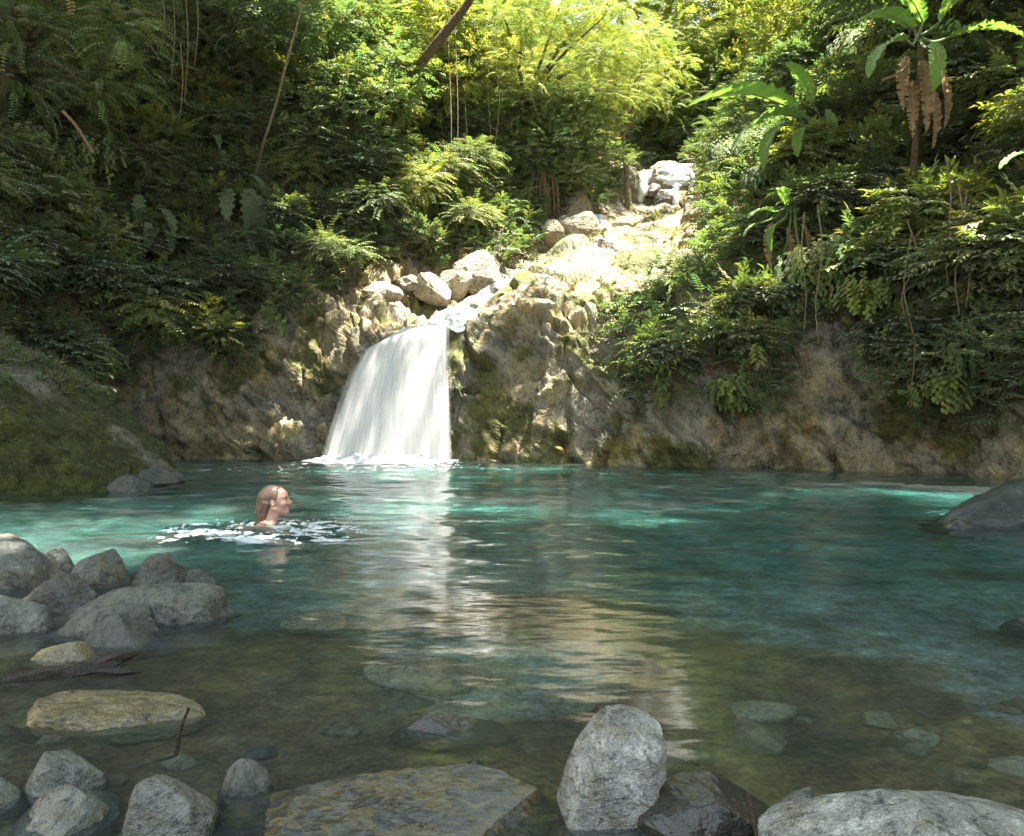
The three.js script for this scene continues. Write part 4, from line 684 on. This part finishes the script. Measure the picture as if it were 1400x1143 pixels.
// ───────────────────────── undergrowth on the slopes
{
  const { C, R, P, N } = terrain, lists = { small: [], broad: [], frond: [], tuft: [], heart: [], pinnate: [] }, r = rng(31);
  let acc = 0;
  for (let c = 4; c + 1 < C; c++) for (let k = 0; k + 1 < R; k++) {
    const i = (c * R + k) * 3, j = ((c + 1) * R + k) * 3, l = (c * R + k + 1) * 3, y = P[i + 1]; if (y < 0.5) continue;
    const z = P[i + 2], x = P[i]; if (z > -6 || y > 22) continue;
    const area = V(P[j] - P[i], P[j + 1] - y, P[j + 2] - z).cross(V(P[l] - x, P[l + 1] - y, P[l + 2] - z)).length(), pt = V(x, y, z), bareHere = inBare(pt);
    const u = CX + x / -z * F, v = CY - (y - EYE) / -z * F; if (u < -150 || u > 1560 || v < -120) continue;
    let dens = bareHere ? (fbm(x * 0.8, y * 0.8, z * 0.8, 4) > 0.10 ? 26 : 0) : 34; if (streamDist(x, z) < 0.75) dens = 0; if (!bareHere && y < 2 && fbm(x, y, z, 2) < -0.2) dens *= 0.3;
    acc += dens * area * (z < -24 ? 0.6 : 1);
    while (acc > 1) {
      acc -= 1; const n = V(N[i], N[i + 1], N[i + 2]), kind = bareHere ? (r() < 0.75 ? 'tuft' : 'small') : ['small', 'broad', 'broad', 'frond', 'heart', 'pinnate', 'small'][Math.floor(r() * 7)];
      const p = pt.clone().addScaledVector(n, 0.02 + (bareHere ? 0 : 0.28 * r())).add(V((r() - 0.5) * 0.1, (r() - 0.5) * 0.1, 0));
      const tone = bareHere ? TONES.moss : blend(TONES.mid, TONES.fresh, r());
      if (kind === 'tuft' || kind === 'frond') lists[kind].push({ m: sprigMatrix(p, V(r() - 0.5, 0, r() - 0.5), V(n.x * 0.6, n.y * 0.6 + 0.6, n.z * 0.6), (bareHere ? 0.22 + 0.3 * r() : 0.9 + 0.5 * r())), t: tone });
      else lists[kind].push({ m: sprigMatrix(p, V(n.x * 0.9 + r() - 0.5, 0.25 + 0.6 * (r() - 0.5), n.z * 0.9 + r() - 0.5), V(0.5 * (r() - 0.5), 1, 0.5 * (r() - 0.5)), (bareHere ? 0.5 : 0.85) + 0.5 * r()), t: tone });
    }
  }
  const g = group('undergrowth'); let s = 900; for (const k in lists) scatter('foliage', k, lists[k], g, s++);
  tag(g, 'low leafy undergrowth covering the steep slopes round the pool', 'undergrowth', null, 'stuff');
  console.log('undergrowth', Object.values(lists).map(l => l.length).join(' '));
}
// ───────────────────────── shrubs, one by one on the slopes
{
  const r = rng(1234); let n = 0, total = 0;
  const LEAFY = { broad: 'broad-leaved', pinnate: 'feathery', small: 'small-leaved', heart: 'creeper-laced' };
  const zones = [
    [p => p.x < -7.2, 'on the shaded slope over the mossy mound', 'shrubs on the shaded slope', ['broad', 'small', 'broad', 'pinnate', 'heart'], TONES.mid, TONES.lime],
    [p => p.x < -2.8 && p.z > -22.5, 'on the slope over the grey rock wall', 'shrubs over the rock wall', ['broad', 'small', 'pinnate'], TONES.mid, TONES.lime],
    [p => p.z < -25.5, 'at the sunlit head of the valley', 'shrubs at the valley head', ['small', 'pinnate', 'broad'], TONES.mid, TONES.lime],
    [p => p.x < 4.2 && p.z < -19.5, 'on the far bank of the upper stream', 'shrubs along the upper stream', ['pinnate', 'small', 'broad'], TONES.mid, TONES.lime],
    [p => p.z < -16.5 && p.x > 3, 'between the sunlit shelf and the banana plants', 'shrubs over the sunlit shelf', ['broad', 'small', 'heart'], TONES.mid, TONES.lime],
    [p => true, 'overhanging the pool across from the mossy mound', 'shrubs overhanging the pool', ['heart', 'broad', 'small', 'broad', 'broad'], TONES.mid, TONES.lime]];
  for (let v = -30; v < 600; v += 56) for (let u = -70; u < 1480; u += 62) {
    const uu = u + 44 * (r() - 0.5) + (v % 112 ? 30 : 0), vv = v + 40 * (r() - 0.5), p = hit(uu, vv); if (!p || p.y < 0.6 || streamDist(p.x, p.z) < 1.2) continue;
    if (uu > 780 && uu < 990 && vv < 440 && p.z > -25) continue;
    if (inBare(p) || (p.x < 6 && (inBare(p, 26) || inBare(p, -26) || inBare(V(p.x, p.y - 0.3, p.z))))) continue;
    const [, label, grp, kinds, t1, t2] = zones.find(q => q[0](p)), R = (0.55 + 0.5 * r()) * (p.z < -22 ? 1.25 : p.x > 1.5 && p.x < 5.6 && p.z < -14 ? 0.5 : 1), kind = kinds[Math.floor(r() * kinds.length)], tone = blend(t1, t2, r() * r());
    const g = group('shrub', [p.x, p.y, p.z]), out = [], bright = (tone[1] - t1[1]) / (t2[1] - t1[1]), hang = kind === 'heart' ? -0.35 : 0.1;
    const parts = 3 + Math.floor(r() * 3), toPool = V(-p.x * 0.4, 0, -(p.z + 10)).normalize(); if (p.z > -10) toPool.set(-Math.sign(p.x), 0, 0);
    for (let k = 0; k < parts; k++) { const a = r() * 6.28, q = V(p.x + Math.cos(a) * R * 0.55 + toPool.x * 0.3, p.y + hang + R * (0.15 + 0.6 * r()), p.z + Math.sin(a) * R * 0.45 + toPool.z * 0.3), cr = R * (0.38 + 0.25 * r()); clump(out, q, cr * 1.2, cr * 0.8, cr * 1.1, Math.round(70 * R * (0.7 + 0.6 * r())), r, tone, (0.85 + 0.35 * r()) * (kind === 'heart' ? (p.z > -14 ? 0.6 : 0.8) : 1), toPool.clone().multiplyScalar(0.4), p); if (k < 3) mesh('stem', tube([[0, -0.25, 0], [(q.x - p.x) * 0.5, (q.y - p.y) * 0.6, (q.z - p.z) * 0.5], [q.x - p.x, q.y - p.y, q.z - p.z]], [0.022, 0.016, 0.006], 5, 1), M.bark, g); }
    scatter('foliage', kind, out, g, 5000 + n); tag(g, `${bright > 0.5 ? 'brighter' : bright > 0.15 ? 'mid-toned' : 'darker'} ${R > 0.95 ? 'big' : 'small'} ${LEAFY[kind]} shrub ${p.y > 8 ? 'high up' : p.y > 4.5 ? 'halfway up' : 'low down'} ${label}`, 'shrub', grp); n++; total += out.length;
  }
  console.log('shrubs', n, total);
}
// ───────────────────────── trees in view
const T = TONES;  // lime crowns below carry painted sunlight in their leaf colour
tree('forest_tree', 'yellow-green spreading tree over the stream with a bough leaning across it', 'trees round the waterfall', [-0.6, ground(-0.6, -24.2), -24.2], [0.4, 10.2, -23.9], [1.0, 11.6, -23.6], [2.9, 2.2, 1.9], { seed: 11, tone: T.lime, tone2: T.fresh, clumps: 24, sprigs: 2400, kind: 'pinnate', size: 0.85, trunk: 0.15 });
tree('forest_tree', 'dense bright tree above the grey rock wall', 'trees round the waterfall', [-5.6, ground(-5.6, -21.4), -21.4], [-5.0, 8.6, -20.9], [-4.4, 9.2, -20.6], [1.9, 2.3, 1.5], { seed: 12, tone: T.mid, tone2: T.fresh, clumps: 22, sprigs: 1900, kind: 'broad', size: 0.95, trunk: 0.12 });
tree('thin_tree', 'slim tree with a forked pale trunk rising beside the upper fall', null, [3.72, 7.5, -25.8], [3.55, 10.0, -25.7], [3.9, 12.0, -25.4], [2.0, 1.5, 1.4], { seed: 13, tone: T.lime, tone2: T.fresh, clumps: 13, sprigs: 800, kind: 'pinnate', size: 0.8, trunk: 0.085, bark: M.paleBark, limbEvery: 1 });
tree('forest_tree', 'dark green domed tree behind the middle cascade', 'trees round the waterfall', [0.9, ground(0.9, -24.6), -24.6], [1.2, 8.8, -24.0], [1.5, 8.9, -23.4], [1.45, 1.5, 1.1], { seed: 14, tone: T.mid, tone2: T.fresh, clumps: 18, sprigs: 1500, kind: 'small', size: 1, trunk: 0.10 });
tree('forest_tree', 'sunlit lime tree on the rim over the banana plants', 'trees round the waterfall', [8.8, ground(8.8, -24.2), -24.2], [8.4, 11.5, -23.8], [8.2, 12.0, -22.8], [2.2, 2.3, 1.8], { seed: 15, tone: T.lime, tone2: T.fresh, clumps: 20, sprigs: 1900, kind: 'small', size: 1.1, trunk: 0.12 });
tree('forest_tree', 'tall lime-green tree at the back of the valley', 'trees round the waterfall', [4.6, ground(4.6, -32), -32], [5.2, 13, -31.4], [5.6, 13.4, -30.6], [2.6, 2.2, 1.6], { seed: 16, tone: T.lime, tone2: T.fresh, clumps: 20, sprigs: 1700, kind: 'pinnate', size: 1.1, trunk: 0.16 });
tree('forest_tree', 'green tree behind the sunlit lime tree on the valley rim', 'trees round the waterfall', [9.5, ground(9.5, -32), -32], [9, 17, -31.8], [8.2, 17, -31.4], [3.0, 2.8, 2.2], { seed: 17, tone: T.fresh, tone2: T.lime, clumps: 18, sprigs: 1400, kind: 'broad', size: 1.2, trunk: 0.16 });
tree('forest_tree', 'shaded creeper-hung tree leaning over the pool across from the mossy mound', 'trees round the waterfall', [9.6, ground(9.6, -15.6), -15.6], [9.0, 8.6, -15.4], [8.7, 9.7, -15.2], [2.2, 1.6, 1.7], { seed: 18, tone: T.mid, tone2: T.fresh, clumps: 22, sprigs: 1800, kind: 'broad', size: 0.95, trunk: 0.2 });
tree('forest_tree', 'dark tree above the smooth wet boulder', 'trees round the waterfall', [11, ground(11, -11.4), -11.4], [10.4, 8.0, -11.5], [10.2, 8.6, -11.4], [1.7, 1.6, 1.6], { seed: 19, tone: T.mid, tone2: T.fresh, clumps: 16, sprigs: 1100, kind: 'broad', size: 0.95, trunk: 0.14 });
tree('forest_tree', 'dark tree on the shaded slope over the mossy mound', 'trees round the waterfall', [-10.8, ground(-10.8, -16), -16], [-9.6, 8, -15.6], [-8.9, 8.6, -15.2], [2.2, 1.8, 1.9], { seed: 20, tone: T.mid, tone2: T.fresh, clumps: 20, sprigs: 1500, kind: 'pinnate', size: 0.95, trunk: 0.16 });
tree('forest_tree', 'feathery dark tree at the top of the shaded slope', 'trees round the waterfall', [-8.6, ground(-8.6, -21), -21], [-7.6, 11, -20.2], [-7.2, 11.2, -19.8], [2.2, 1.7, 1.8], { seed: 21, tone: T.mid, tone2: T.fresh, clumps: 18, sprigs: 1400, kind: 'pinnate', size: 1, trunk: 0.14 });
tree('forest_tree', 'light green tree with drooping sprays over the rock wall', 'trees round the waterfall', [-3.4, ground(-3.4, -24.4), -24.4], [-2.6, 11.2, -23.6], [-2.2, 11.6, -23], [2.0, 2.0, 1.6], { seed: 22, tone: T.fresh, tone2: T.lime, clumps: 18, sprigs: 1600, kind: 'broad', size: 1, trunk: 0.14 });
tree('forest_tree', 'pale green tree closing the gap of sky over the thin tree', 'trees round the waterfall', [2.2, ground(2.2, -33), -33], [3.4, 16.4, -32.4], [4.3, 17.4, -32], [2.6, 2.0, 1.8], { seed: 23, tone: T.lime, tone2: T.fresh, clumps: 16, sprigs: 1100, kind: 'small', size: 1.3, trunk: 0.14 });
// trees that stand outside the picture and shade the near water, the heap of boulders and the slopes
const sh = 'tall trees overhanging the pool';
tree('canopy_tree', 'tall shade tree on the bank beyond the smooth boulder', sh, [11.6, ground(11.6, -4), -4], [9, 9.5, -4.2], [6.0, 12, -4.0], [4.2, 1.5, 4.0], { seed: 41, tone: T.mid, clumps: 22, sprigs: 1000, kind: 'broad', size: 2.3, trunk: 0.3 });
tree('canopy_tree', 'tall shade tree on the near bank', sh, [6.5, 0.3, 4.5], [5, 8.5, 3.4], [2.6, 11, -0.4], [4.4, 1.4, 3.0], { seed: 42, tone: T.mid, clumps: 22, sprigs: 1250, kind: 'broad', size: 2.3, trunk: 0.3 });
tree('canopy_tree', 'tall shade tree over the mossy mound', sh, [-12.4, ground(-12.4, -9), -9], [-9.6, 12, -10.6], [-1.6, 14.5, -10.0], [4.6, 1.4, 3.2], { seed: 43, tone: T.mid, clumps: 22, sprigs: 1100, kind: 'broad', size: 2.3, trunk: 0.3 });
tree('canopy_tree', 'tall shade tree at the top of the shaded slope', sh, [-12.6, ground(-12.6, -18.5), -18.5], [-10.6, 16.5, -17.4], [-6.2, 17.5, -17.2], [3.3, 1.5, 3.4], { seed: 44, tone: T.mid, clumps: 24, sprigs: 2000, kind: 'broad', size: 2.3, trunk: 0.3 });
tree('canopy_tree', 'tall shade tree deep in the shaded slope', sh, [-15, ground(-13.5, -13), -13], [-11, 15.5, -13], [-6.2, 16.5, -12.6], [3.4, 1.5, 3.0], { seed: 48, tone: T.mid, clumps: 20, sprigs: 1400, kind: 'broad', size: 2.3, trunk: 0.3 });
tree('canopy_tree', 'tall shade tree over the smooth wet boulder', sh, [13.2, ground(13.2, -11), -11], [10, 13, -11], [6.2, 13.8, -10.8], [3.3, 1.2, 2.4], { seed: 47, tone: T.mid, clumps: 18, sprigs: 480, kind: 'broad', size: 2.0, trunk: 0.28 });
tree('canopy_tree', 'tall shade tree reaching over the fall from the banana slope', sh, [11.5, ground(11.5, -16.8), -16.8], [7.8, 12.5, -15.4], [3.0, 13.4, -15.0], [3.3, 1.2, 1.9], { seed: 45, tone: T.mid, clumps: 11, sprigs: 140, kind: 'broad', size: 1.9, trunk: 0.28 });
tree('canopy_tree', 'tall shade tree reaching over the fall from the shaded slope', sh, [-9.4, ground(-9.4, -20.8), -20.8], [-5.6, 14.2, -17.4], [-1.4, 14.6, -15.4], [2.7, 1.2, 2.2], { seed: 46, tone: T.mid, clumps: 16, sprigs: 340, kind: 'broad', size: 1.9, trunk: 0.28 });

// ───────────────────────── large leaves: lobed drooping plants, banana plants, creepers, roots
function bigLeaf(len, wid, o = {}) { // lobed: depth of the lobes, arch: how far it bends over
  const n = o.n ?? 26, P = [], I = [], U = [], seed = o.seed ?? 1;
  for (let i = 0; i <= n; i++) {
    const t = i / n, w0 = Math.pow(Math.sin(Math.PI * Math.pow(t, o.pow ?? 0.75)), o.sharp ?? 0.7) * wid * 0.5 + 0.004, a = (o.arch ?? 1.2) * t, L = len;
    const z = a < 1e-3 ? t * L : L * Math.sin(a) / (o.arch ?? 1.2), y = -(L * (1 - Math.cos(a)) / (o.arch ?? 1.2));
    for (let j = -4; j <= 4; j++) {
      const e = j / 4, ser = 1 - (o.lobe ?? 0) * (0.5 + 0.5 * Math.cos(t * (o.lobes ?? 7) * 6.283)) * Math.abs(e) - (o.tear ?? 0) * (noise(t * 30, Math.sign(e) * 3, seed) > 0.12 ? 1 : 0) * Math.abs(e);
      P.push(e * w0 * ser, y + (o.fold ?? 0.22) * Math.abs(e) * w0 + 0.012 * noise(t * 16, e * 2, seed) * (1 + 3 * Math.abs(e)) + 0.02 * Math.abs(e) * Math.sin(t * 50 + Math.abs(e) * 5) * w0 / wid, z); U.push(e, t);
    }
  }
  for (let i = 0; i < n; i++) for (let j = 0; j < 8; j++) { const a = i * 9 + j, b = a + 9; I.push(a, a + 1, b, b, a + 1, b + 1); }
  return geom(P, I, U);
}
const LOBED = [1, 2, 3].map(k => bigLeaf(1, 0.42, { lobe: 0.34, lobes: 5 + k, arch: 1.0 + 0.3 * k, seed: k, n: 48 })), BANANA = [1, 2, 3].map(k => bigLeaf(1, 0.30, { tear: 0.4, arch: 0.6 + 0.35 * k, seed: k, n: 60, fold: 0.35, pow: 0.9, sharp: 0.5 })), DRY = [1, 2].map(k => bigLeaf(1, 0.2, { tear: 0.75, arch: 0.5, seed: k + 5, n: 70, fold: 0.8 })), RIB = tube([[0, -0.008, 0], [0, -0.12, 0.45], [0, -0.42, 0.86]], [0.012, 0.008, 0.003], 5);
function aim(o, p, dir, s) { o.position.copy(p); const d = V(...dir).normalize(); o.quaternion.setFromRotationMatrix(sprigMatrix(V(0, 0, 0), d, UPV, 1)); o.scale.setScalar(s); return o; }
// each leaf: base pixel u, v, depth, heading, length
function leafy(name, label, cat, root, leaves, geos, mat, grp, stemMat = M.liana) {
  const h0 = hit(leaves[0][0], leaves[0][1]); if (h0) root = [h0.x, h0.y, h0.z];
  const g = group(name, root), R0 = V(...root);
  leaves.forEach(([u, v, z, dir, len, m], k) => { const h = hit(u, v), zz = h ? Math.min(z, h.z + 1.1) : z, p = px(u, v, zz).sub(R0); len *= zz / z; aim(mesh('leaf', geos[k % geos.length], m ?? mat, g), p, dir, len); mesh('stalk', tube([[0, 0, 0], [p.x * 0.4, p.y * 0.6 + 0.05, p.z * 0.4], [p.x, p.y, p.z]], [0.018, 0.014, 0.008], 5), stemMat, g); });
  tag(g, label, cat, grp); return g;
}
const at = (u, v, z) => { const p = px(u, v, z); return [p.x, p.y, p.z]; };
const lp = 'plants with large drooping lobed leaves';
leafy('lobed_leaf_plant', 'plant with a fan of long lobed leaves drooping from the shaded slope', 'plant', at(322, 262, -15.6), [[312, 258, -15.0, [0.10, -0.5, 0.5], 0.75], [340, 258, -14.9, [0.32, -0.75, 0.5], 1.0], [352, 268, -14.8, [0.42, -0.95, 0.4], 0.95], [372, 250, -14.9, [0.75, -0.7, 0.3], 0.75], [330, 240, -14.9, [0.9, 0.1, 0.4], 0.8]], LOBED, M.bigLeaf, lp);
leafy('lobed_leaf_plant', 'plant with three narrow lobed leaves hanging over the dark hollow', 'plant', at(205, 290, -14.4), [[216, 284, -13.9, [0.85, -0.35, 0.4], 0.72], [222, 308, -13.8, [0.8, -0.45, 0.4], 0.62], [200, 304, -13.8, [0.6, -0.8, 0.4], 0.62]], LOBED, M.bigLeaf, lp);
leafy('lobed_leaf_plant', 'low plant with one long pale lobed leaf pointing at the rock wall', 'plant', at(214, 370, -14.2), [[222, 368, -13.7, [0.55, -0.8, 0.4], 0.75], [182, 366, -13.7, [0.1, -0.9, 0.4], 0.72], [285, 352, -14.0, [0.3, -0.8, 0.4], 0.5], [300, 356, -14.0, [0.5, -0.8, 0.3], 0.42]], LOBED, M.bigLeaf, lp);
leafy('lobed_leaf_plant', 'plant with a single bent lobed leaf near the lit tree', 'plant', at(296, 190, -16), [[302, 204, -15.6, [0.5, -0.8, 0.4], 0.6], [290, 186, -15.6, [0.6, 0.0, 0.6], 0.5]], LOBED, M.bigLeaf, lp);
leafy('lobed_leaf_plant', 'dim plant with folded broad leaves over the mossy mound', 'plant', at(150, 280, -14.2), [[165, 272, -13.8, [-0.9, -0.1, 0.4], 0.6], [190, 266, -13.8, [0.2, -0.9, 0.4], 0.6]], LOBED, M.bigLeaf, lp);
const bp = 'banana plants on the slope by the shelf';
function banana(label, root, leaves, dry, mat = M.bananaLeaf) {
  const g = group('banana_plant', root), R0 = V(...root);
  mesh('stem', tube([[0, -2.2, -0.3], [0.02, -0.8, -0.1], [0.05, 0.5, 0], [0.0, 1.1, 0.05]], [0.06, 0.065, 0.065, 0.04], 9), M.bark, g);
  leaves.forEach(([u, v, z, dir, len, m], k) => { const p = px(u, v, z).sub(R0), l = aim(mesh('leaf', BANANA[k % 3], m ?? mat, g), p, dir, len); mesh('midrib', RIB, M.paleBark, l).scale.set(1, 0.7, 1); mesh('stalk', tube([[0, 0.9, 0], [p.x * 0.5, 0.9 + (p.y - 0.9) * 0.7, p.z * 0.5], [p.x, p.y, p.z]], [0.03, 0.022, 0.014], 6), mat, g); });
  (dry ?? []).forEach(([u, v, z, dir, len], k) => { aim(mesh('dead_leaf', DRY[k % 2], M.dryLeaf, g), px(u, v, z).sub(R0), dir, len); });
  tag(g, label, 'plant', bp);
}
banana('banana plant with long sunlit leaves arching toward the upper fall', at(1128, 238, -17.2), [[1090, 150, -16.4, [-1, 0.5, 0.1], 2.4], [1100, 160, -16.3, [-1, 0.2, 0.2], 1.9], [1085, 170, -16.2, [-0.9, -0.1, 0.4], 1.4], [1110, 140, -16.4, [-0.4, 0.9, 0.3], 1.1], [1130, 150, -16.4, [0.15, -0.7, 0.5], 0.9], [1100, 175, -16.2, [-0.6, -0.3, 0.6], 0.8]]);
banana('big dark banana plant crowning the slope beside the creeper-hung tree', at(1255, 120, -14.2), [[1250, 40, -13.4, [-0.9, 0.4, 0.4], 1.3], [1262, 30, -13.4, [-0.5, 0.8, 0.3], 1.2], [1285, 30, -13.4, [0.3, 0.9, 0.3], 1.3], [1300, 50, -13.3, [0.9, 0.3, 0.4], 1.1], [1240, 55, -13.3, [-1, -0.1, 0.4], 1.2], [1275, 60, -13.2, [-0.1, -0.6, 0.7], 0.9]], [[1240, 78, -13.7, [-0.3, -1, 0.3], 1.0], [1278, 86, -13.7, [0.25, -1, 0.3], 1.2], [1258, 84, -13.6, [0.0, -1, 0.4], 1.3], [1248, 110, -13.7, [-0.15, -1, 0.3], 1.0], [1268, 118, -13.7, [0.15, -1, 0.3], 1.1]]);
banana('low plant with paddle leaves and one yellow leaf hanging over the bluff', at(1085, 330, -15.4), [[1060, 290, -14.9, [-0.9, 0.2, 0.5], 0.75], [1075, 280, -14.9, [-0.3, 0.7, 0.5], 0.7], [1062, 306, -14.8, [-0.8, -0.5, 0.5], 0.6], [1092, 334, -14.7, [-0.05, -1, 0.25], 0.85, M.yellowLeaf], [1066, 360, -14.8, [-0.4, -1, 0.3], 0.55], [1125, 262, -14.8, [0.05, -1, 0.3], 0.55], [1040, 305, -14.9, [-1, -0.2, 0.4], 0.5]], [[1055, 305, -15.0, [-0.2, -1, 0.2], 0.9], [1075, 312, -15.0, [0.1, -1, 0.2], 0.9], [1098, 308, -15.0, [0.25, -1, 0.2], 0.8]]);
banana('pale banana leaf reaching in from the dark slope', at(1440, 235, -11.2), [[1420, 210, -10.9, [-1, 0.1, 0.3], 0.75], [1435, 200, -10.8, [-0.2, 0.9, 0.2], 0.8]]);
// creepers and hanging roots
const cr = 'lianas hanging from the trees';
function liana(label, pts, r = 0.018, mat = M.liana) { const g = mesh('liana', tube(pts.map(([u, v, z]) => px(u, v, z)), [r, r * 0.9, r * 0.7], 6, 2), mat); tag(g, label, 'liana', cr); }
liana('slim pale leaning stem lit by the sun over the lobed leaves', [[350, 236, -18.4], [356, 212, -17.6], [362, 190, -17.0], [378, 140, -16.6], [392, 85, -16.2], [410, 20, -16], [418, -20, -15.8]], 0.03, M.paleBark);
for (const [u, v0, v1, z] of [[222, -10, 70, -15], [236, -20, 110, -15.2], [254, -10, 140, -15.2], [268, -20, 90, -15], [247, 60, 165, -14.8]]) liana('thin straight liana hanging in front of the shaded slope', [[u, v0, z], [u + 3, (v0 + v1) / 2, z + 0.1], [u - 2, v1, z]], 0.010, M.liana);
for (const [u, v0, v1, z, b] of [[622, 40, 275, -21.2, 4], [650, 30, 240, -22.2, -14], [667, 30, 232, -22.4, 16], [676, 20, 210, -22.6, -9], [612, 40, 300, -21.0, 5]]) liana('looping pale liana in the trees over the chute boulders', [[u, v0, z], [u + b, (v0 + v1) / 2, z + 0.2], [u + b * 0.3, v1, z + 0.1]], 0.011, M.paleBark);
for (const [u, v0, v1, z, b] of [[1240, 300, 450, -12.6, 14], [1246, 320, 540, -12.5, -10], [1310, 250, 430, -11.8, 8], [1322, 260, 420, -11.8, -7], [1295, 220, 390, -12.0, 5], [1118, 280, 470, -13.6, 6], [1100, 290, 450, -13.7, -4]]) liana('twisted liana dangling over the tan rock across from the mossy mound', [[u, v0, z], [u + b, mixf(v0, v1, 0.35), z + 0.15], [u - b * 0.5, mixf(v0, v1, 0.7), z + 0.1], [u + b * 0.2, v1, z]], 0.014, M.paleBark);
liana('thick mossy bough slanting across the top of the lit trees', [[545, 118, -21.8], [570, 92, -20.6], [592, 66, -19.5], [618, 32, -19.2], [640, 4, -19], [662, -40, -18.6]], 0.13, M.bark);
liana('grey fallen trunk leaning on the dark slope', [[86, 152, -13.6], [104, 172, -13.4], [128, 210, -13.2]], 0.03, M.liana);
liana('bare branch poking from the creeper-hung tree', [[1205, 110, -13.4], [1228, 100, -13.3], [1245, 86, -13.3]], 0.025, M.paleBark);
{ // curtain of dry roots by the stream
  const g = group('root_curtain', at(742, 262, -23.4)), r = rng(66);
  for (let k = 0; k < 46; k++) { const x = (r() - 0.5) * 1.0, h = 0.5 + 0.7 * r(); mesh('root', tube([[x * 0.6, 0.55 + 0.1 * r(), (r() - 0.5) * 0.4], [x * 0.9, 0, 0.1 + 0.2 * r()], [x, -h, 0.1 * r()]], [0.022, 0.02, 0.012], 5), k % 3 ? M.liana : M.paleBark, g); }
  tag(g, 'curtain of dry brown roots beside the stream boulder', 'roots');
}
{ // moss and grass tufts on the mound
  const { g, body } = globalThis.__mound, P = body.geometry.attributes.position, N = body.geometry.attributes.normal, C = body.geometry.attributes.color, out = [], fr = [], r = rng(12);
  for (let i = 0; i < 5200; i++) { const k = Math.floor(r() * P.count); if (C.getZ(k) > 0.05 || N.getY(k) < -0.1 || P.getY(k) < 0.35) continue; const n = V(N.getX(k), N.getY(k), N.getZ(k)), hi = P.getY(k) > 1.35 && P.getX(k) < 1.3; if (!hi && r() < 0.25) continue; const p = V(P.getX(k), P.getY(k) - 0.11, P.getZ(k)); out.push({ m: sprigMatrix(p, V(r() - 0.5, 0, r() - 0.5), n.clone().multiplyScalar(0.8).add(V(0, 0.4, 0)), hi ? 0.35 + 0.4 * r() : 0.12 + 0.14 * r()), t: TONES.moss }); if (hi && r() < 0.2) fr.push({ m: sprigMatrix(p, V(r() - 0.5, 0, r() - 0.5), n, 0.35 + 0.3 * r()), t: TONES.mid }); }
  scatter('moss', 'tuft', out, g, 700); scatter('fern', 'frond', fr, g, 701);
}

// ───────────────────────── render
const renderer = new THREE.WebGLRenderer({ antialias: true });
renderer.setSize(1024, 836);
renderer.toneMapping = THREE.LinearToneMapping;
renderer.toneMappingExposure = EXPOSURE;
renderer.shadowMap.enabled = true;
renderer.render(scene, camera);
